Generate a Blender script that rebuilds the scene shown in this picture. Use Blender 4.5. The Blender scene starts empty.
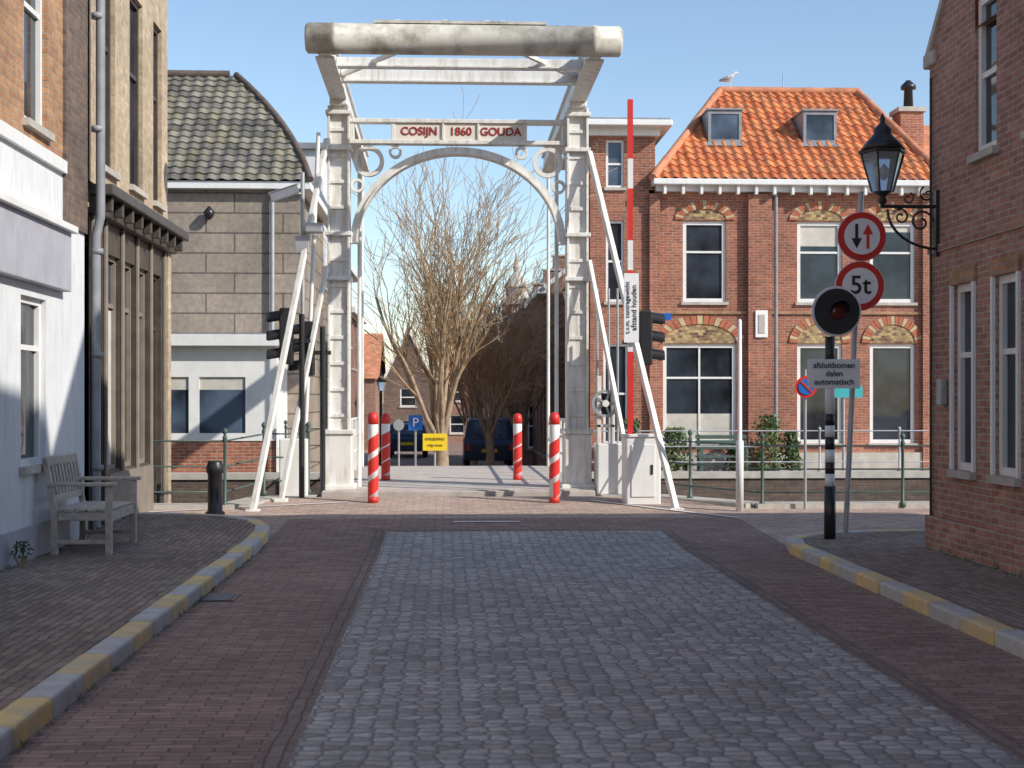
import bpy, bmesh, math, random
from mathutils import Vector
random.seed(7)
S=bpy.context.scene
def V(*a): return Vector(a)
X=V(1,0,0); Y=V(0,1,0); Z=V(0,0,1)
def link(o,p=None):
    S.collection.objects.link(o)
    if p: o.parent=p
    return o
def grp(n):
    return link(bpy.data.objects.new(n,None))
def mk(n,vs,fs,m,p=None,smooth=False,recalc=True):
    me=bpy.data.meshes.new(n); me.from_pydata([tuple(v) for v in vs],[],fs)
    if recalc:
        b=bmesh.new(); b.from_mesh(me); bmesh.ops.recalc_face_normals(b,faces=b.faces); b.to_mesh(me); b.free()
    if smooth:
        for f in me.polygons: f.use_smooth=True
    me.materials.append(m)
    return link(bpy.data.objects.new(n,me),p)
BF=[(0,1,3,2),(4,6,7,5),(0,4,5,1),(2,3,7,6),(0,2,6,4),(1,5,7,3)]
def obox(p,n,O,U,N,u0,u1,n0,n1,z0,z1,m,bev=0):
    vs=[O+U*u+N*k+Z*z for u in(u0,u1) for k in(n0,n1) for z in(z0,z1)]
    o=mk(n,vs,BF,m,p)
    if bev:
        b=o.modifiers.new('b','BEVEL'); b.width=bev; b.segments=2
    return o
O0=V(0,0,0)
def box(p,n,x0,x1,y0,y1,z0,z1,m,bev=0): return obox(p,n,O0,X,Y,x0,x1,y0,y1,z0,z1,m,bev)
def boxes(p,n,lst,m,bev=0):
    vs=[];fs=[]
    for (x0,x1,y0,y1,z0,z1) in lst:
        k=len(vs); vs+=[V(a,b,c) for a in(x0,x1) for b in(y0,y1) for c in(z0,z1)]
        fs+=[tuple(i+k for i in f) for f in BF]
    o=mk(n,vs,fs,m,p)
    if bev:
        b=o.modifiers.new('b','BEVEL'); b.width=bev; b.segments=2
    return o
def tube(p,n,pts,r,m,cyc=False,res=3):
    cu=bpy.data.curves.new(n,'CURVE'); cu.dimensions='3D'; cu.bevel_depth=r; cu.bevel_resolution=res; cu.use_fill_caps=True
    s=cu.splines.new('POLY'); s.points.add(len(pts)-1)
    for i,q in enumerate(pts): s.points[i].co=(q[0],q[1],q[2],1)
    s.use_cyclic_u=cyc
    cu.materials.append(m)
    return link(bpy.data.objects.new(n,cu),p)
def lathe(p,n,c,prof,m,seg=20,axis='Z',smooth=True):
    vs=[];fs=[]
    for (r,h) in prof:
        for i in range(seg):
            a=2*math.pi*i/seg
            if axis=='Z': q=V(r*math.cos(a),r*math.sin(a),h)
            elif axis=='Y': q=V(r*math.cos(a),h,r*math.sin(a))
            else: q=V(h,r*math.cos(a),r*math.sin(a))
            vs.append(V(*c)+q)
    for j in range(len(prof)-1):
        for i in range(seg):
            a=j*seg+i;b=j*seg+(i+1)%seg
            fs.append((a,b,b+seg,a+seg))
    fs.append(tuple(range(seg))); fs.append(tuple(range((len(prof)-1)*seg,len(prof)*seg)))
    o=mk(n,vs,fs,m,p)
    if smooth:
        for f in o.data.polygons:
            if len(f.vertices)==4: f.use_smooth=True
    return o
def beam(p,n,a,b,w,h,m,bev=0):
    a=V(*a);b=V(*b);d=(b-a).normalized()
    s=d.cross(Z)
    if s.length<1e-3: s=V(1,0,0)
    s.normalize(); t=s.cross(d)
    vs=[q+s*i*w/2+t*j*h/2 for q in(a,b) for i in(-1,1) for j in(-1,1)]
    o=mk(n,vs,BF,m,p)
    if bev:
        k=o.modifiers.new('b','BEVEL'); k.width=bev; k.segments=2
    return o
def text(p,n,s,loc,size,m,rot=(math.pi/2,0,0),ext=.004,off=0):
    cu=bpy.data.curves.new(n,'FONT'); cu.body=s; cu.size=size; cu.extrude=ext; cu.align_x='CENTER'; cu.align_y='CENTER'; cu.offset=off
    cu.materials.append(m)
    o=link(bpy.data.objects.new(n,cu),p); o.location=loc; o.rotation_euler=rot
    return o
# ---------------- materials
def newmat(n):
    m=bpy.data.materials.new(n); m.use_nodes=True; nt=m.node_tree
    return m,nt,nt.nodes['Principled BSDF']
def ramp(nt,src,a,b,ca,cb):
    r=nt.nodes.new('ShaderNodeValToRGB'); e=r.color_ramp.elements
    e[0].position=a;e[1].position=b
    e[0].color=(*ca,1) if len(ca)==3 else ca; e[1].color=(*cb,1)
    nt.links.new(src,r.inputs[0]); return r.outputs[0]
def mul(nt,a,b,fac=1,mode='MULTIPLY'):
    x=nt.nodes.new('ShaderNodeMixRGB'); x.blend_type=mode; x.inputs[0].default_value=fac
    for i,s in((1,a),(2,b)):
        if isinstance(s,tuple): x.inputs[i].default_value=(*s,1)
        else: nt.links.new(s,x.inputs[i])
    return x.outputs[0]
def mixf(nt,fac,a,b):
    x=nt.nodes.new('ShaderNodeMixRGB'); nt.links.new(fac,x.inputs[0])
    for i,s in((1,a),(2,b)):
        if isinstance(s,tuple): x.inputs[i].default_value=(*s,1)
        else: nt.links.new(s,x.inputs[i])
    return x.outputs[0]
def noise(nt,vec,sc,det=4,rough=.55):
    t=nt.nodes.new('ShaderNodeTexNoise'); t.inputs['Scale'].default_value=sc; t.inputs['Detail'].default_value=det; t.inputs['Roughness'].default_value=rough
    if vec is not None: nt.links.new(vec,t.inputs['Vector'])
    return t.outputs[0]
def pos(nt,scale=None):
    g=nt.nodes.new('ShaderNodeNewGeometry').outputs['Position']
    if scale:
        mp=nt.nodes.new('ShaderNodeMapping'); mp.inputs['Scale'].default_value=scale
        nt.links.new(g,mp.inputs[0]); g=mp.outputs[0]
    return g
def bumpn(nt,b,h,st,dist=.01):
    u=nt.nodes.new('ShaderNodeBump'); u.inputs['Strength'].default_value=st; u.inputs['Distance'].default_value=dist
    nt.links.new(h,u.inputs['Height']); nt.links.new(u.outputs[0],b.inputs['Normal'])
def mat(n,c,rough=.6,var=.2,sc=4,bump=0,metal=0,dirt=None,dirtamt=.5,streak=False,dlo=.52):
    m,nt,b=newmat(n)
    P=pos(nt); f=noise(nt,P,sc)
    lo=tuple(max(0,x*(1-var)) for x in c); hi=tuple(min(1,x*(1+var)) for x in c)
    col=ramp(nt,f,.3,.7,lo,hi)
    if dirt:
        P2=pos(nt,(5,5,.7)) if streak else P
        d=noise(nt,P2,2.2,6,.65)
        col=mixf(nt,ramp(nt,d,dlo,dlo+.26,(0,0,0),(dirtamt,)*3),col,dirt)
    nt.links.new(col,b.inputs['Base Color'])
    b.inputs['Roughness'].default_value=rough; b.inputs['Metallic'].default_value=metal
    if bump: bumpn(nt,b,noise(nt,P,sc*12,3),bump,.01)
    return m
def brickmat(n,c1,c2,mort,bw=.21,bh=.065,ms=.007,mode='wall',bump=.6,rough=.85,distort=.006,bd=.012,big=.35,off=.5,spots=None):
    m,nt,b=newmat(n); L=nt.links.new
    g=pos(nt); sp=nt.nodes.new('ShaderNodeSeparateXYZ'); L(g,sp.inputs[0])
    cb=nt.nodes.new('ShaderNodeCombineXYZ')
    if mode=='wall':
        ad=nt.nodes.new('ShaderNodeMath'); L(sp.outputs[0],ad.inputs[0]); L(sp.outputs[1],ad.inputs[1]); L(ad.outputs[0],cb.inputs[0]); L(sp.outputs[2],cb.inputs[1])
    elif mode=='ground': L(sp.outputs[0],cb.inputs[0]); L(sp.outputs[1],cb.inputs[1])
    else: L(sp.outputs[1],cb.inputs[0]); L(sp.outputs[0],cb.inputs[1])
    vec=cb.outputs[0]
    if distort:
        nz=nt.nodes.new('ShaderNodeTexNoise'); nz.inputs['Scale'].default_value=5; L(vec,nz.inputs['Vector'])
        vm=nt.nodes.new('ShaderNodeVectorMath'); vm.operation='MULTIPLY_ADD'; L(nz.outputs['Color'],vm.inputs[0]); vm.inputs[1].default_value=(distort*4,)*3; L(vec,vm.inputs[2]); vec=vm.outputs[0]
    t=nt.nodes.new('ShaderNodeTexBrick'); L(vec,t.inputs['Vector'])
    t.inputs['Scale'].default_value=1; t.inputs['Brick Width'].default_value=bw; t.inputs['Row Height'].default_value=bh
    t.inputs['Mortar Size'].default_value=ms; t.inputs['Mortar Smooth'].default_value=.3; t.inputs['Bias'].default_value=0; t.offset=off
    t.inputs['Color1'].default_value=(*c1,1); t.inputs['Color2'].default_value=(*c2,1); t.inputs['Mortar'].default_value=(*mort,1)
    col=t.outputs['Color']
    col=mul(nt,col,ramp(nt,noise(nt,g,.55,5,.65),.3,.7,(1-big,)*3,(1+big*.35,)*3))
    col=mul(nt,col,ramp(nt,noise(nt,g,9,3),.3,.7,(.78,.78,.8),(1.15,1.12,1.1)))
    if spots:
        col=mixf(nt,ramp(nt,noise(nt,g,1.7,6,.7),.54,.72,(0,0,0),(.6,.6,.6)),col,spots)
    L(col,b.inputs['Base Color']); b.inputs['Roughness'].default_value=rough
    h=nt.nodes.new('ShaderNodeMath'); h.operation='MULTIPLY_ADD'; L(t.outputs['Fac'],h.inputs[0]); h.inputs[1].default_value=-1
    L(noise(nt,g,25,3),h.inputs[2])
    bumpn(nt,b,h.outputs[0],bump,bd)
    return m
def settmat(n,ca,cb_,joint,sc=10.5):
    m,nt,b=newmat(n); L=nt.links.new
    g=pos(nt); mp=nt.nodes.new('ShaderNodeMapping'); mp.inputs['Scale'].default_value=(.92,1.12,0); L(g,mp.inputs[0])
    def vor(feat):
        v=nt.nodes.new('ShaderNodeTexVoronoi'); v.voronoi_dimensions='2D'; v.feature=feat; v.inputs['Scale'].default_value=sc; v.inputs['Randomness'].default_value=.5; L(mp.outputs[0],v.inputs['Vector']); return v
    v1=vor('F1'); v2=vor('DISTANCE_TO_EDGE')
    bw=nt.nodes.new('ShaderNodeSeparateColor'); L(v1.outputs['Color'],bw.inputs[0])
    col=ramp(nt,bw.outputs[0],0,1,ca,cb_)
    col=mixf(nt,ramp(nt,bw.outputs[1],.9,.94,(0,0,0),(.45,)*3),col,(.42,.33,.27))
    col=mul(nt,col,ramp(nt,noise(nt,g,22,3),.3,.7,(.8,)*3,(1.15,)*3))
    col=mul(nt,col,ramp(nt,noise(nt,g,.5,6,.65),.3,.7,(.76,.75,.74),(1.1,1.1,1.1)))
    col=mixf(nt,ramp(nt,v2.outputs['Distance'],.03,.11,(.85,.85,.85),(0,0,0)),col,joint)
    L(col,b.inputs['Base Color']); b.inputs['Roughness'].default_value=.85; b.inputs['Specular IOR Level'].default_value=.25
    hh=ramp(nt,v2.outputs['Distance'],.0,.25,(0,0,0),(1,1,1))
    h=nt.nodes.new('ShaderNodeMath'); h.operation='MULTIPLY_ADD'; L(noise(nt,g,40,3),h.inputs[0]); h.inputs[1].default_value=.35; L(hh,h.inputs[2])
    bumpn(nt,b,h.outputs[0],.7,.012)
    return m
def roofmat(n,c1,c2,moss,amt=.5):
    m,nt,b=newmat(n)
    at=nt.nodes.new('ShaderNodeAttribute'); at.attribute_name='rnd'
    col=ramp(nt,at.outputs['Fac'],0,1,c1,c2)
    g=pos(nt)
    col=mul(nt,col,ramp(nt,noise(nt,g,14,3),.3,.7,(.75,.75,.75),(1.15,1.15,1.15)))
    col=mixf(nt,ramp(nt,noise(nt,g,1.3,6,.7),.48,.68,(0,0,0),(amt,)*3),col,moss)
    nt.links.new(col,b.inputs['Base Color']); b.inputs['Roughness'].default_value=.75
    return m
def glassmat(n,c=(.02,.026,.034)):
    m,nt,b=newmat(n)
    g=pos(nt); nt.links.new(ramp(nt,noise(nt,g,1.1,3),.35,.65,tuple(x*.4 for x in c),tuple(x*1.9 for x in c)),b.inputs['Base Color'])
    b.inputs['Roughness'].default_value=.04
    bumpn(nt,b,noise(nt,g,1.6,1),.15,.02)
    return m
M={}
M['ecobble']=settmat('setts',(.33,.315,.295),(.56,.54,.51),(.19,.175,.16))
M['rbrick']=brickmat('road_brick',(.41,.275,.215),(.27,.175,.14),(.13,.11,.09),.2,.068,.006,'ground',.8,.85,.01,.01,.25,spots=(.33,.27,.22))
M['edge']=brickmat('edging_brick',(.30,.22,.18),(.22,.16,.135),(.12,.1,.085),.2,.068,.006,'groundrot',.8,.8,.01,.01,.3)
M['pbrick']=brickmat('pavement_brick',(.38,.29,.225),(.24,.18,.14),(.13,.11,.09),.2,.068,.007,'groundrot',.8,.85,.012,.012,.35,spots=(.34,.3,.24))
M['plaza']=brickmat('quay_brick',(.58,.43,.34),(.42,.3,.24),(.26,.21,.17),.2,.068,.006,'ground',.6,.8,.01,.01,.3,spots=(.54,.45,.36))
M['bE']=brickmat('house_brick',(.47,.165,.09),(.31,.1,.06),(.40,.32,.25),.21,.065,.009,bump=.5)
M['bF']=brickmat('corner_house_brick',(.50,.255,.19),(.32,.155,.12),(.46,.4,.33),.19,.06,.008,bump=.7)
M['bA']=brickmat('upper_brick',(.56,.31,.15),(.4,.2,.1),(.38,.32,.25),.21,.065,.008)
M['bD']=brickmat('dark_brick',(.22,.15,.11),(.14,.095,.075),(.18,.16,.14),.21,.065,.008)
M['bT']=brickmat('tan_brick',(.6,.48,.33),(.5,.38,.25),(.46,.4,.32),.21,.065,.006,bump=.3)
M['bC']=brickmat('panel_wall',(.37,.315,.255),(.33,.28,.23),(.15,.125,.11),1.6,.42,.02,bump=.5,distort=0,off=.37)
M['bQ']=brickmat('quay_wall_brick',(.2,.13,.1),(.12,.085,.07),(.12,.11,.1),.21,.065,.008,spots=(.08,.09,.05))
M['bG']=brickmat('far_brick',(.38,.2,.14),(.27,.14,.1),(.3,.24,.2),.21,.065,.008)
M['mosaic']=brickmat('mosaic_brick',(.62,.46,.2),(.14,.06,.04),(.3,.24,.18),.11,.065,.006,bump=.3)
M['plW']=mat('white_plaster',(.70,.715,.73),.8,.05,2,.25,dirt=(.44,.44,.41),dirtamt=.5,streak=True,dlo=.48)
M['fascia']=mat('grey_fascia',(.42,.42,.46),.6,.1,3,dirt=(.3,.3,.3),dirtamt=.5,streak=True)
M['white']=mat('white_paint',(.78,.78,.76),.45,.05,3,dirt=(.5,.47,.4),dirtamt=.35,streak=True)
M['steel']=mat('bridge_white',(.78,.77,.73),.42,.06,3,.1,dirt=(.40,.33,.23),dirtamt=.7,streak=True,dlo=.47)
M['cw']=mat('counterweight_paint',(.62,.6,.52),.5,.1,3,.15,dirt=(.15,.12,.075),dirtamt=.9,dlo=.44)
M['red']=mat('red_paint',(.66,.035,.025),.4,.1,4,dirt=(.4,.06,.04),dirtamt=.4)
M['redtxt']=mat('red_lettering',(.30,.02,.018),.5,.05,4)
M['beige']=mat('name_panel_paint',(.74,.7,.62),.5,.04,4)
M['black']=mat('black_paint',(.022,.022,.024),.35,.2,4)
M['darkw']=mat('dark_shopfront',(.075,.062,.052),.4,.25,5)
M['green']=mat('green_paint',(.06,.1,.085),.5,.2,4)
M['grey']=mat('galvanised',(.4,.41,.42),.45,.12,6,metal=.4)
M['stone']=mat('sill_stone',(.46,.43,.38),.8,.15,5,.2)
M['shopw']=mat('shop_trim',(.24,.2,.165),.6,.15,5)
M['kerb']=mat('kerb_stone',(.5,.49,.47),.75,.14,9,.3,dirt=(.29,.27,.24),dirtamt=.6)
M['kerby']=mat('kerb_yellow',(.74,.54,.22),.7,.12,8,.3,dirt=(.45,.42,.36),dirtamt=.9,dlo=.42)
M['wood']=mat('weathered_wood',(.46,.41,.35),.8,.22,18,.3)
M['deck']=mat('bridge_deck',(.5,.44,.39),.8,.15,6,.3,dirt=(.3,.27,.24),dirtamt=.6)
M['blue']=mat('sign_blue',(.02,.14,.5),.4,.05,3)
M['yellow']=mat('sign_yellow',(.85,.6,.02),.4,.05,3)
M['cyan']=mat('sign_teal',(.05,.4,.42),.4,.05,3)
M['signw']=mat('sign_white',(.83,.83,.83),.4,.03,3)
M['glass']=glassmat('window_glass')
M['glassb']=glassmat('skylight_glass',(.05,.07,.1))
M['blind']=mat('curtain',(.55,.52,.46),.9,.1,6)
M['bark']=mat('bark',(.33,.25,.17),.9,.3,8)
M['twig']=mat('twigs',(.47,.34,.2),.85,.25,2)
M['twig2']=mat('brown_twigs',(.46,.3,.18),.85,.3,2)
M['leaf']=mat('shrub_leaves',(.08,.13,.04),.6,.5,6)
M['roofE']=roofmat('orange_pantiles',(.48,.13,.05),(.72,.27,.1),(.23,.16,.1),.5)
M['roofC']=roofmat('mossy_tiles',(.1,.095,.085),(.27,.245,.2),(.26,.235,.12),.6)
M['roofG']=mat('plain_orange_roof',(.52,.21,.11),.8,.3,3,.4,dirt=(.22,.15,.1),dirtamt=.6)
M['slate']=mat('slate',(.13,.135,.145),.6,.25,5,.3)
M['lead']=mat('lead',(.25,.26,.28),.5,.2,5)
M['carblue']=mat('car_paint',(.02,.035,.07),.2,.05,3,metal=.3)
M['rubber']=mat('rubber',(.02,.02,.02),.8,.2,9)
M['gull']=mat('gull_white',(.6,.6,.6),.8,.1,9)
m,nt,b=newmat('canal_water'); b.inputs['Base Color'].default_value=(.015,.022,.015,1); b.inputs['Roughness'].default_value=.06
bumpn(nt,b,noise(nt,pos(nt),2.5,3),.4,.05); M['water']=m
m,nt,b=newmat('lantern_glass'); b.inputs['Base Color'].default_value=(.8,.87,.9,1); b.inputs['Roughness'].default_value=.15; b.inputs['Transmission Weight'].default_value=.75; M['lglass']=m
# ---------------- ground
def gz(x,y):
    if y<=14.5: return 0.
    if y<20.4: return .2*(y-14.5)/5.9
    if y<28: return .1
    pts=[(28,.1),(34,-.25),(52,-.9),(900,-.9)]
    for (a,za),(b2,zb) in zip(pts,pts[1:]):
        if y<=b2: return za+(zb-za)*(y-a)/(b2-a)
    return -.9
def yedge(x):
    p=[(-500,18.9),(-2.75,18.9),(-2.5,20.4),(3.0,20.4),(4.1,18.75),(500,18.75)]
    for (a,ya),(b2,yb) in zip(p,p[1:]):
        if x<=b2: return ya+(yb-ya)*(x-a)/(b2-a)
    return 18.75
xs=[-500,-100,-30,-10,-5,-2.75,-2.5,-1,1,3.0,4.1,6,10,30,100,500]
vs=[];nr=0
for x in xs:
    ye=yedge(x)
    col=[(-120,0),(-10,0),(14.5,0),(16,gz(x,16)),(ye-.35,gz(x,ye-.35)),(ye-.34,-2.2),(27.8,-2.2),(27.81,.1),(30,gz(x,30)),(34,-.25),(43,gz(x,43)),(52,-.9),(120,-.9),(900,-.9)]
    nr=len(col)
    for (y,z) in col: vs.append((x,y,z))
fs=[(i*nr+j,(i+1)*nr+j,(i+1)*nr+j+1,i*nr+j+1) for i in range(len(xs)-1) for j in range(nr-1)]
mk('ground',vs,fs,M['plaza'])
mk('canal_water',[(-500,18,-1.25),(500,18,-1.25),(500,28,-1.25),(-500,28,-1.25)],[(0,1,2,3)],M['water'])
def ribbonwall(n,pts,th,z0,ztop,m,p,cop):
    for i,(a,b2) in enumerate(zip(pts,pts[1:])):
        a3=V(a[0],a[1],0); b3=V(b2[0],b2[1],0); U=(b3-a3).normalized(); N=Z.cross(U)
        L=(b3-a3).length
        obox(p,f'{n}_wall_{i}',a3,U,N,0,L,-th/2,th/2,z0,ztop-.1,m)
        obox(p,f'{n}_coping_{i}',a3,U,N,-.02,L+.02,-th/2-.04,th/2+.05,ztop-.1,ztop+.02+.002*i,cop)
q=grp('quay_wall')
ribbonwall('near',[(-60,18.75),(-2.75,18.75),(-2.5,20.25),(-1.85,20.25)],.34,-2.2,.17,M['bQ'],q,M['stone'])
q=grp('quay_wall')
ribbonwall('near',[(2.25,20.25),(3.0,20.25),(4.1,18.6),(60,18.6)],.34,-2.2,.17,M['bQ'],q,M['stone'])
q=grp('quay_wall')
ribbonwall('far',[(-60,27.75),(60,27.75)],.34,-2.2,.12,M['bQ'],q,M['stone'])
def sheet(n,x0,x1,ys,dz,m):
    vs=[];fs=[]
    for y in ys: vs+= [(x0,y,gz(0,y)+dz),(x1,y,gz(0,y)+dz)]
    for i in range(len(ys)-1): fs.append((2*i,2*i+1,2*i+3,2*i+2))
    return mk(n,vs,fs,m)
ys=[-30,0,6,10,14.5,15.5,16.6]
sheet('road',-1.9,3.6,ys+[17.4],.004,M['rbrick'])
sheet('road_setts',-.66,2.46,[-30,0,8,14.5,16.1],.009,M['ecobble'])
sheet('road_edging',-.80,-.66,[-30,0,8,14.5,16.1],.0085,M['edge'])
sheet('road_edging',2.46,2.6,[-30,0,8,14.5,16.1],.0085,M['edge'])
sheet('road_edging',-.80,2.6,[16.1,16.25],.0095,M['edge'])
sheet('far_street',-2.2,2.6,[27.95,30,34,43,52,100],.006,M['rbrick'])
g=grp('drain_grate'); box(g,'frame',-1.89,-1.62,11.0,11.4,-.05,.012,M['black'],.004); boxes(g,'bars',[(-1.86,-1.65,11.03+i*.06,11.055+i*.06,.012,.018) for i in range(6)],M['lead'])
pm=grp('road_marking')
for (a,b2,w) in [((-3.9,18.1),(-1.3,19.3),.06),((2.0,19.4),(3.6,17.3),.07),((.1,17.0),(.9,17.0),.08)]:
    a3=V(*a,0);b3=V(*b2,0);U=(b3-a3).normalized();N=Z.cross(U);vv=[]
    k=12
    L=(b3-a3).length
    for i in range(k+1):
        for s in(-w/2,w/2):
            P=a3+U*L*i/k+N*s; vv.append((P.x,P.y,gz(0,P.y)+.013))
    mk('stripe',vv,[(2*i,2*i+1,2*i+3,2*i+2) for i in range(k)],M['white'],pm)
# ---------------- pavements with kerbs
def kerbline(n,pts,side,blk,yel_every,H=.11,W=.17):
    P=[V(*a,0) for a in pts]; d=[0]
    for a,b2 in zip(P,P[1:]): d.append(d[-1]+(b2-a).length)
    def at(s):
        for i in range(len(P)-1):
            if s<=d[i+1]+1e-6: return P[i]+(P[i+1]-P[i])*((s-d[i])/(d[i+1]-d[i]))
        return P[-1]
    k=grp(n); s=0;i=0
    while s<d[-1]-.05:
        e=min(s+blk,d[-1]); a=at(s+.006);b3=at(e-.006); U=(b3-a).normalized(); N=Z.cross(U)*side
        dz=random.uniform(-.005,.005); jj=N*random.uniform(-.006,.006)
        za=gz(0,a.y)+H+dz; zb=gz(0,b3.y)+H+dz
        vs=[a+Z*(za-.4),a+Z*(za),a+N*W+Z*(za-.4),a+N*W+Z*za,b3+Z*(zb-.4),b3+Z*zb,b3+N*W+Z*(zb-.4),b3+N*W+Z*zb]
        o=mk('kerb_block',[v+jj for v in vs],BF,M['kerby'] if (i%yel_every)==0 else M['kerb'],k)
        bb=o.modifiers.new('b','BEVEL'); bb.width=.02; bb.segments=2
        s=e;i+=1
    return k
def pave(n,poly,H):
    vs=[(x,y,gz(0,y)+H) for x,y in poly]+[(x,y,-.3) for x,y in poly]; k=len(poly)
    fs=[tuple(range(k))]+[(i,(i+1)%k,k+(i+1)%k,k+i) for i in range(k)]
    mk(n,vs,fs,M['pbrick'])
L=[(-1.9,-8),(-1.9,15.6),(-2.0,16.3),(-2.35,16.9),(-3.0,17.2),(-3.8,17.3)]
kerbline('kerb',L,1,.6,2)
pave('pavement',[(-1.9-.16,-8),(-2.06,14.5),(-2.06,15.6),(-2.15,16.25),(-2.45,16.78),(-3.05,17.05),(-3.85,17.15),(-3.85,14.5),(-3.85,-8)],.105)
R=[(3.45,-8),(3.45,14.0),(3.52,14.7),(3.8,15.1),(4.4,15.3),(5.2,15.35),(9,15.4)]
kerbline('kerb',R,-1,.6,2)
pave('pavement',[(3.61,-8),(3.61,14.0),(3.68,14.55),(3.9,14.9),(4.45,15.12),(5.2,15.18),(9,15.2),(9,13),(9,-8)],.105)
# weeds in the joints along walls and kerbs
def weeds():
    g=grp('joint_weeds'); vs=[];fs=[];rnd=random.Random(5)
    for _ in range(150):
        if rnd.random()<.5: x,y,z=-3.76+abs(rnd.gauss(0,.03)),rnd.uniform(8,17),.105
        elif rnd.random()<.5: x,y,z=4.7-abs(rnd.gauss(0,.02)),rnd.uniform(9,13.8),.105
        else: x,y,z=-1.89+rnd.uniform(0,.02),rnd.uniform(6,15),.0
        if y>14.5: z+=gz(0,y)
        for _k in range(rnd.randint(3,8)):
            a=rnd.uniform(0,6.28); h=rnd.uniform(.015,.05); q=V(x+rnd.gauss(0,.015),y+rnd.gauss(0,.03),z); d=V(math.cos(a),math.sin(a),0)
            j=len(vs); vs+=[q-d*.004,q+d*.004,q+d*.02+Z*h]; fs.append((j,j+1,j+2))
    mk('blades',vs,fs,M['leaf'],g,recalc=False)
weeds()
# ---------------- facade helpers
def facade(p,n,O,U,N,u0,u1,z0,z1,ops,m,depth=.12):
    us=sorted(set([u0,u1]+[k for o in ops for k in o[:2]])); zs=sorted(set([z0,z1]+[k for o in ops for k in o[2:4]]))
    vs=[];fs=[]
    def quad(*q):
        k=len(vs); vs.extend(q); fs.append((k,k+1,k+2,k+3))
    Q=lambda u,nn,z:O+U*u+N*nn+Z*z
    for a,b2 in zip(us,us[1:]):
        for c,d in zip(zs,zs[1:]):
            mu,mz=(a+b2)/2,(c+d)/2
            if any(o[0]<mu<o[1] and o[2]<mz<o[3] for o in ops): continue
            quad(Q(a,0,c),Q(b2,0,c),Q(b2,0,d),Q(a,0,d))
    for o in ops:
        a,b2,c,d=o[:4]
        quad(Q(a,0,c),Q(a,-depth,c),Q(a,-depth,d),Q(a,0,d)); quad(Q(b2,0,c),Q(b2,-depth,c),Q(b2,-depth,d),Q(b2,0,d))
        quad(Q(a,0,c),Q(b2,0,c),Q(b2,-depth,c),Q(a,-depth,c)); quad(Q(a,0,d),Q(b2,0,d),Q(b2,-depth,d),Q(a,-depth,d))
    return mk(n,vs,fs,m,p,recalc=False)
def grp_child(p,n):
    return link(bpy.data.objects.new(n,None),p)
def window(p,O,U,N,a,b2,c,d,fm=None,depth=.1,fw=.06,tr=.5,mull=0,sill=True,glass=None,n='window',curt=0,blind=0):
    fm=fm or M['white']; glass=glass or M['glass']
    w=grp_child(p,n)
    f0,f1=-depth-.03,-depth+.05
    obox(w,'frame_left',O,U,N,a,a+fw,f0,f1,c,d,fm); obox(w,'frame_right',O,U,N,b2-fw,b2,f0,f1,c,d,fm)
    obox(w,'frame_top',O,U,N,a+fw,b2-fw,f0,f1,d-fw,d,fm); obox(w,'frame_bottom',O,U,N,a+fw,b2-fw,f0,f1,c,c+fw,fm)
    if tr: obox(w,'rail',O,U,N,a+fw,b2-fw,f0,f1-.012,c+(d-c)*tr-.025,c+(d-c)*tr+.025,fm)
    for i in range(mull):
        u=a+(b2-a)*(i+1)/(mull+1); obox(w,'mullion',O,U,N,u-.022,u+.022,f0,f1-.016,c+fw,d-fw,fm)
    vs=[O+U*u+N*(-depth+.005)+Z*z for (u,z) in((a,c),(b2,c),(b2,d),(a,d))]
    mk('glass',vs,[(0,1,2,3)],glass,w,recalc=False)
    if curt: obox(w,'curtain',O,U,N,a+fw,b2-fw,-depth+.006,-depth+.008,c+fw,c+(d-c)*curt,M['blind'])
    if blind: obox(w,'blind',O,U,N,a+fw,b2-fw,-depth+.006,-depth+.008,d-(d-c)*blind,d-fw,M['blind'])
    if sill: obox(w,'sill',O,U,N,a-.05,b2+.05,-depth+.052,.06,c-.07,c-.002,M['stone'])
def tiled(p,n,O,U,Vv,W,Lh,lf,rf,m,tw=.24,th=.33,amp=.03,seed=1):
    N=U.cross(Vv).normalized(); rnd=random.Random(seed)
    nt_=int(W/tw)+1; nrw=max(1,int(round(Lh/th))); th=Lh/nrw; S_=6
    vs=[];fs=[];att=[]
    ncol=nt_*S_+1
    jit={}
    for r in range(nrw):
        for (vv,h) in((r*th,.035),((r+1)*th,0.0)):
            l,rr=lf(vv/Lh),rf(vv/Lh)
            for i in range(ncol):
                u=i*tw/S_; uc=min(max(u,l),rr)
                ph=(uc/tw)%1; key=(r,int(uc/tw))
                if key not in jit: jit[key]=rnd.uniform(-.006,.008)
                vs.append(O+U*uc+Vv*vv+N*(h+amp*math.sin(2*math.pi*ph)+jit[key]))
    cols={}
    for r in range(2*nrw-1):
        for i in range(ncol-1):
            a=r*ncol+i
            fs.append((a,a+1,a+1+ncol,a+ncol)); k=(r//2,i//S_)
            if k not in cols: cols[k]=rnd.random()
            att.append(cols[k])
    me=bpy.data.meshes.new(n); me.from_pydata([tuple(v) for v in vs],[],fs)
    A=me.attributes.new('rnd','FLOAT','FACE')
    for i,v in enumerate(att): A.data[i].value=v
    me.materials.append(m)
    return link(bpy.data.objects.new(n,me),p)
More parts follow.
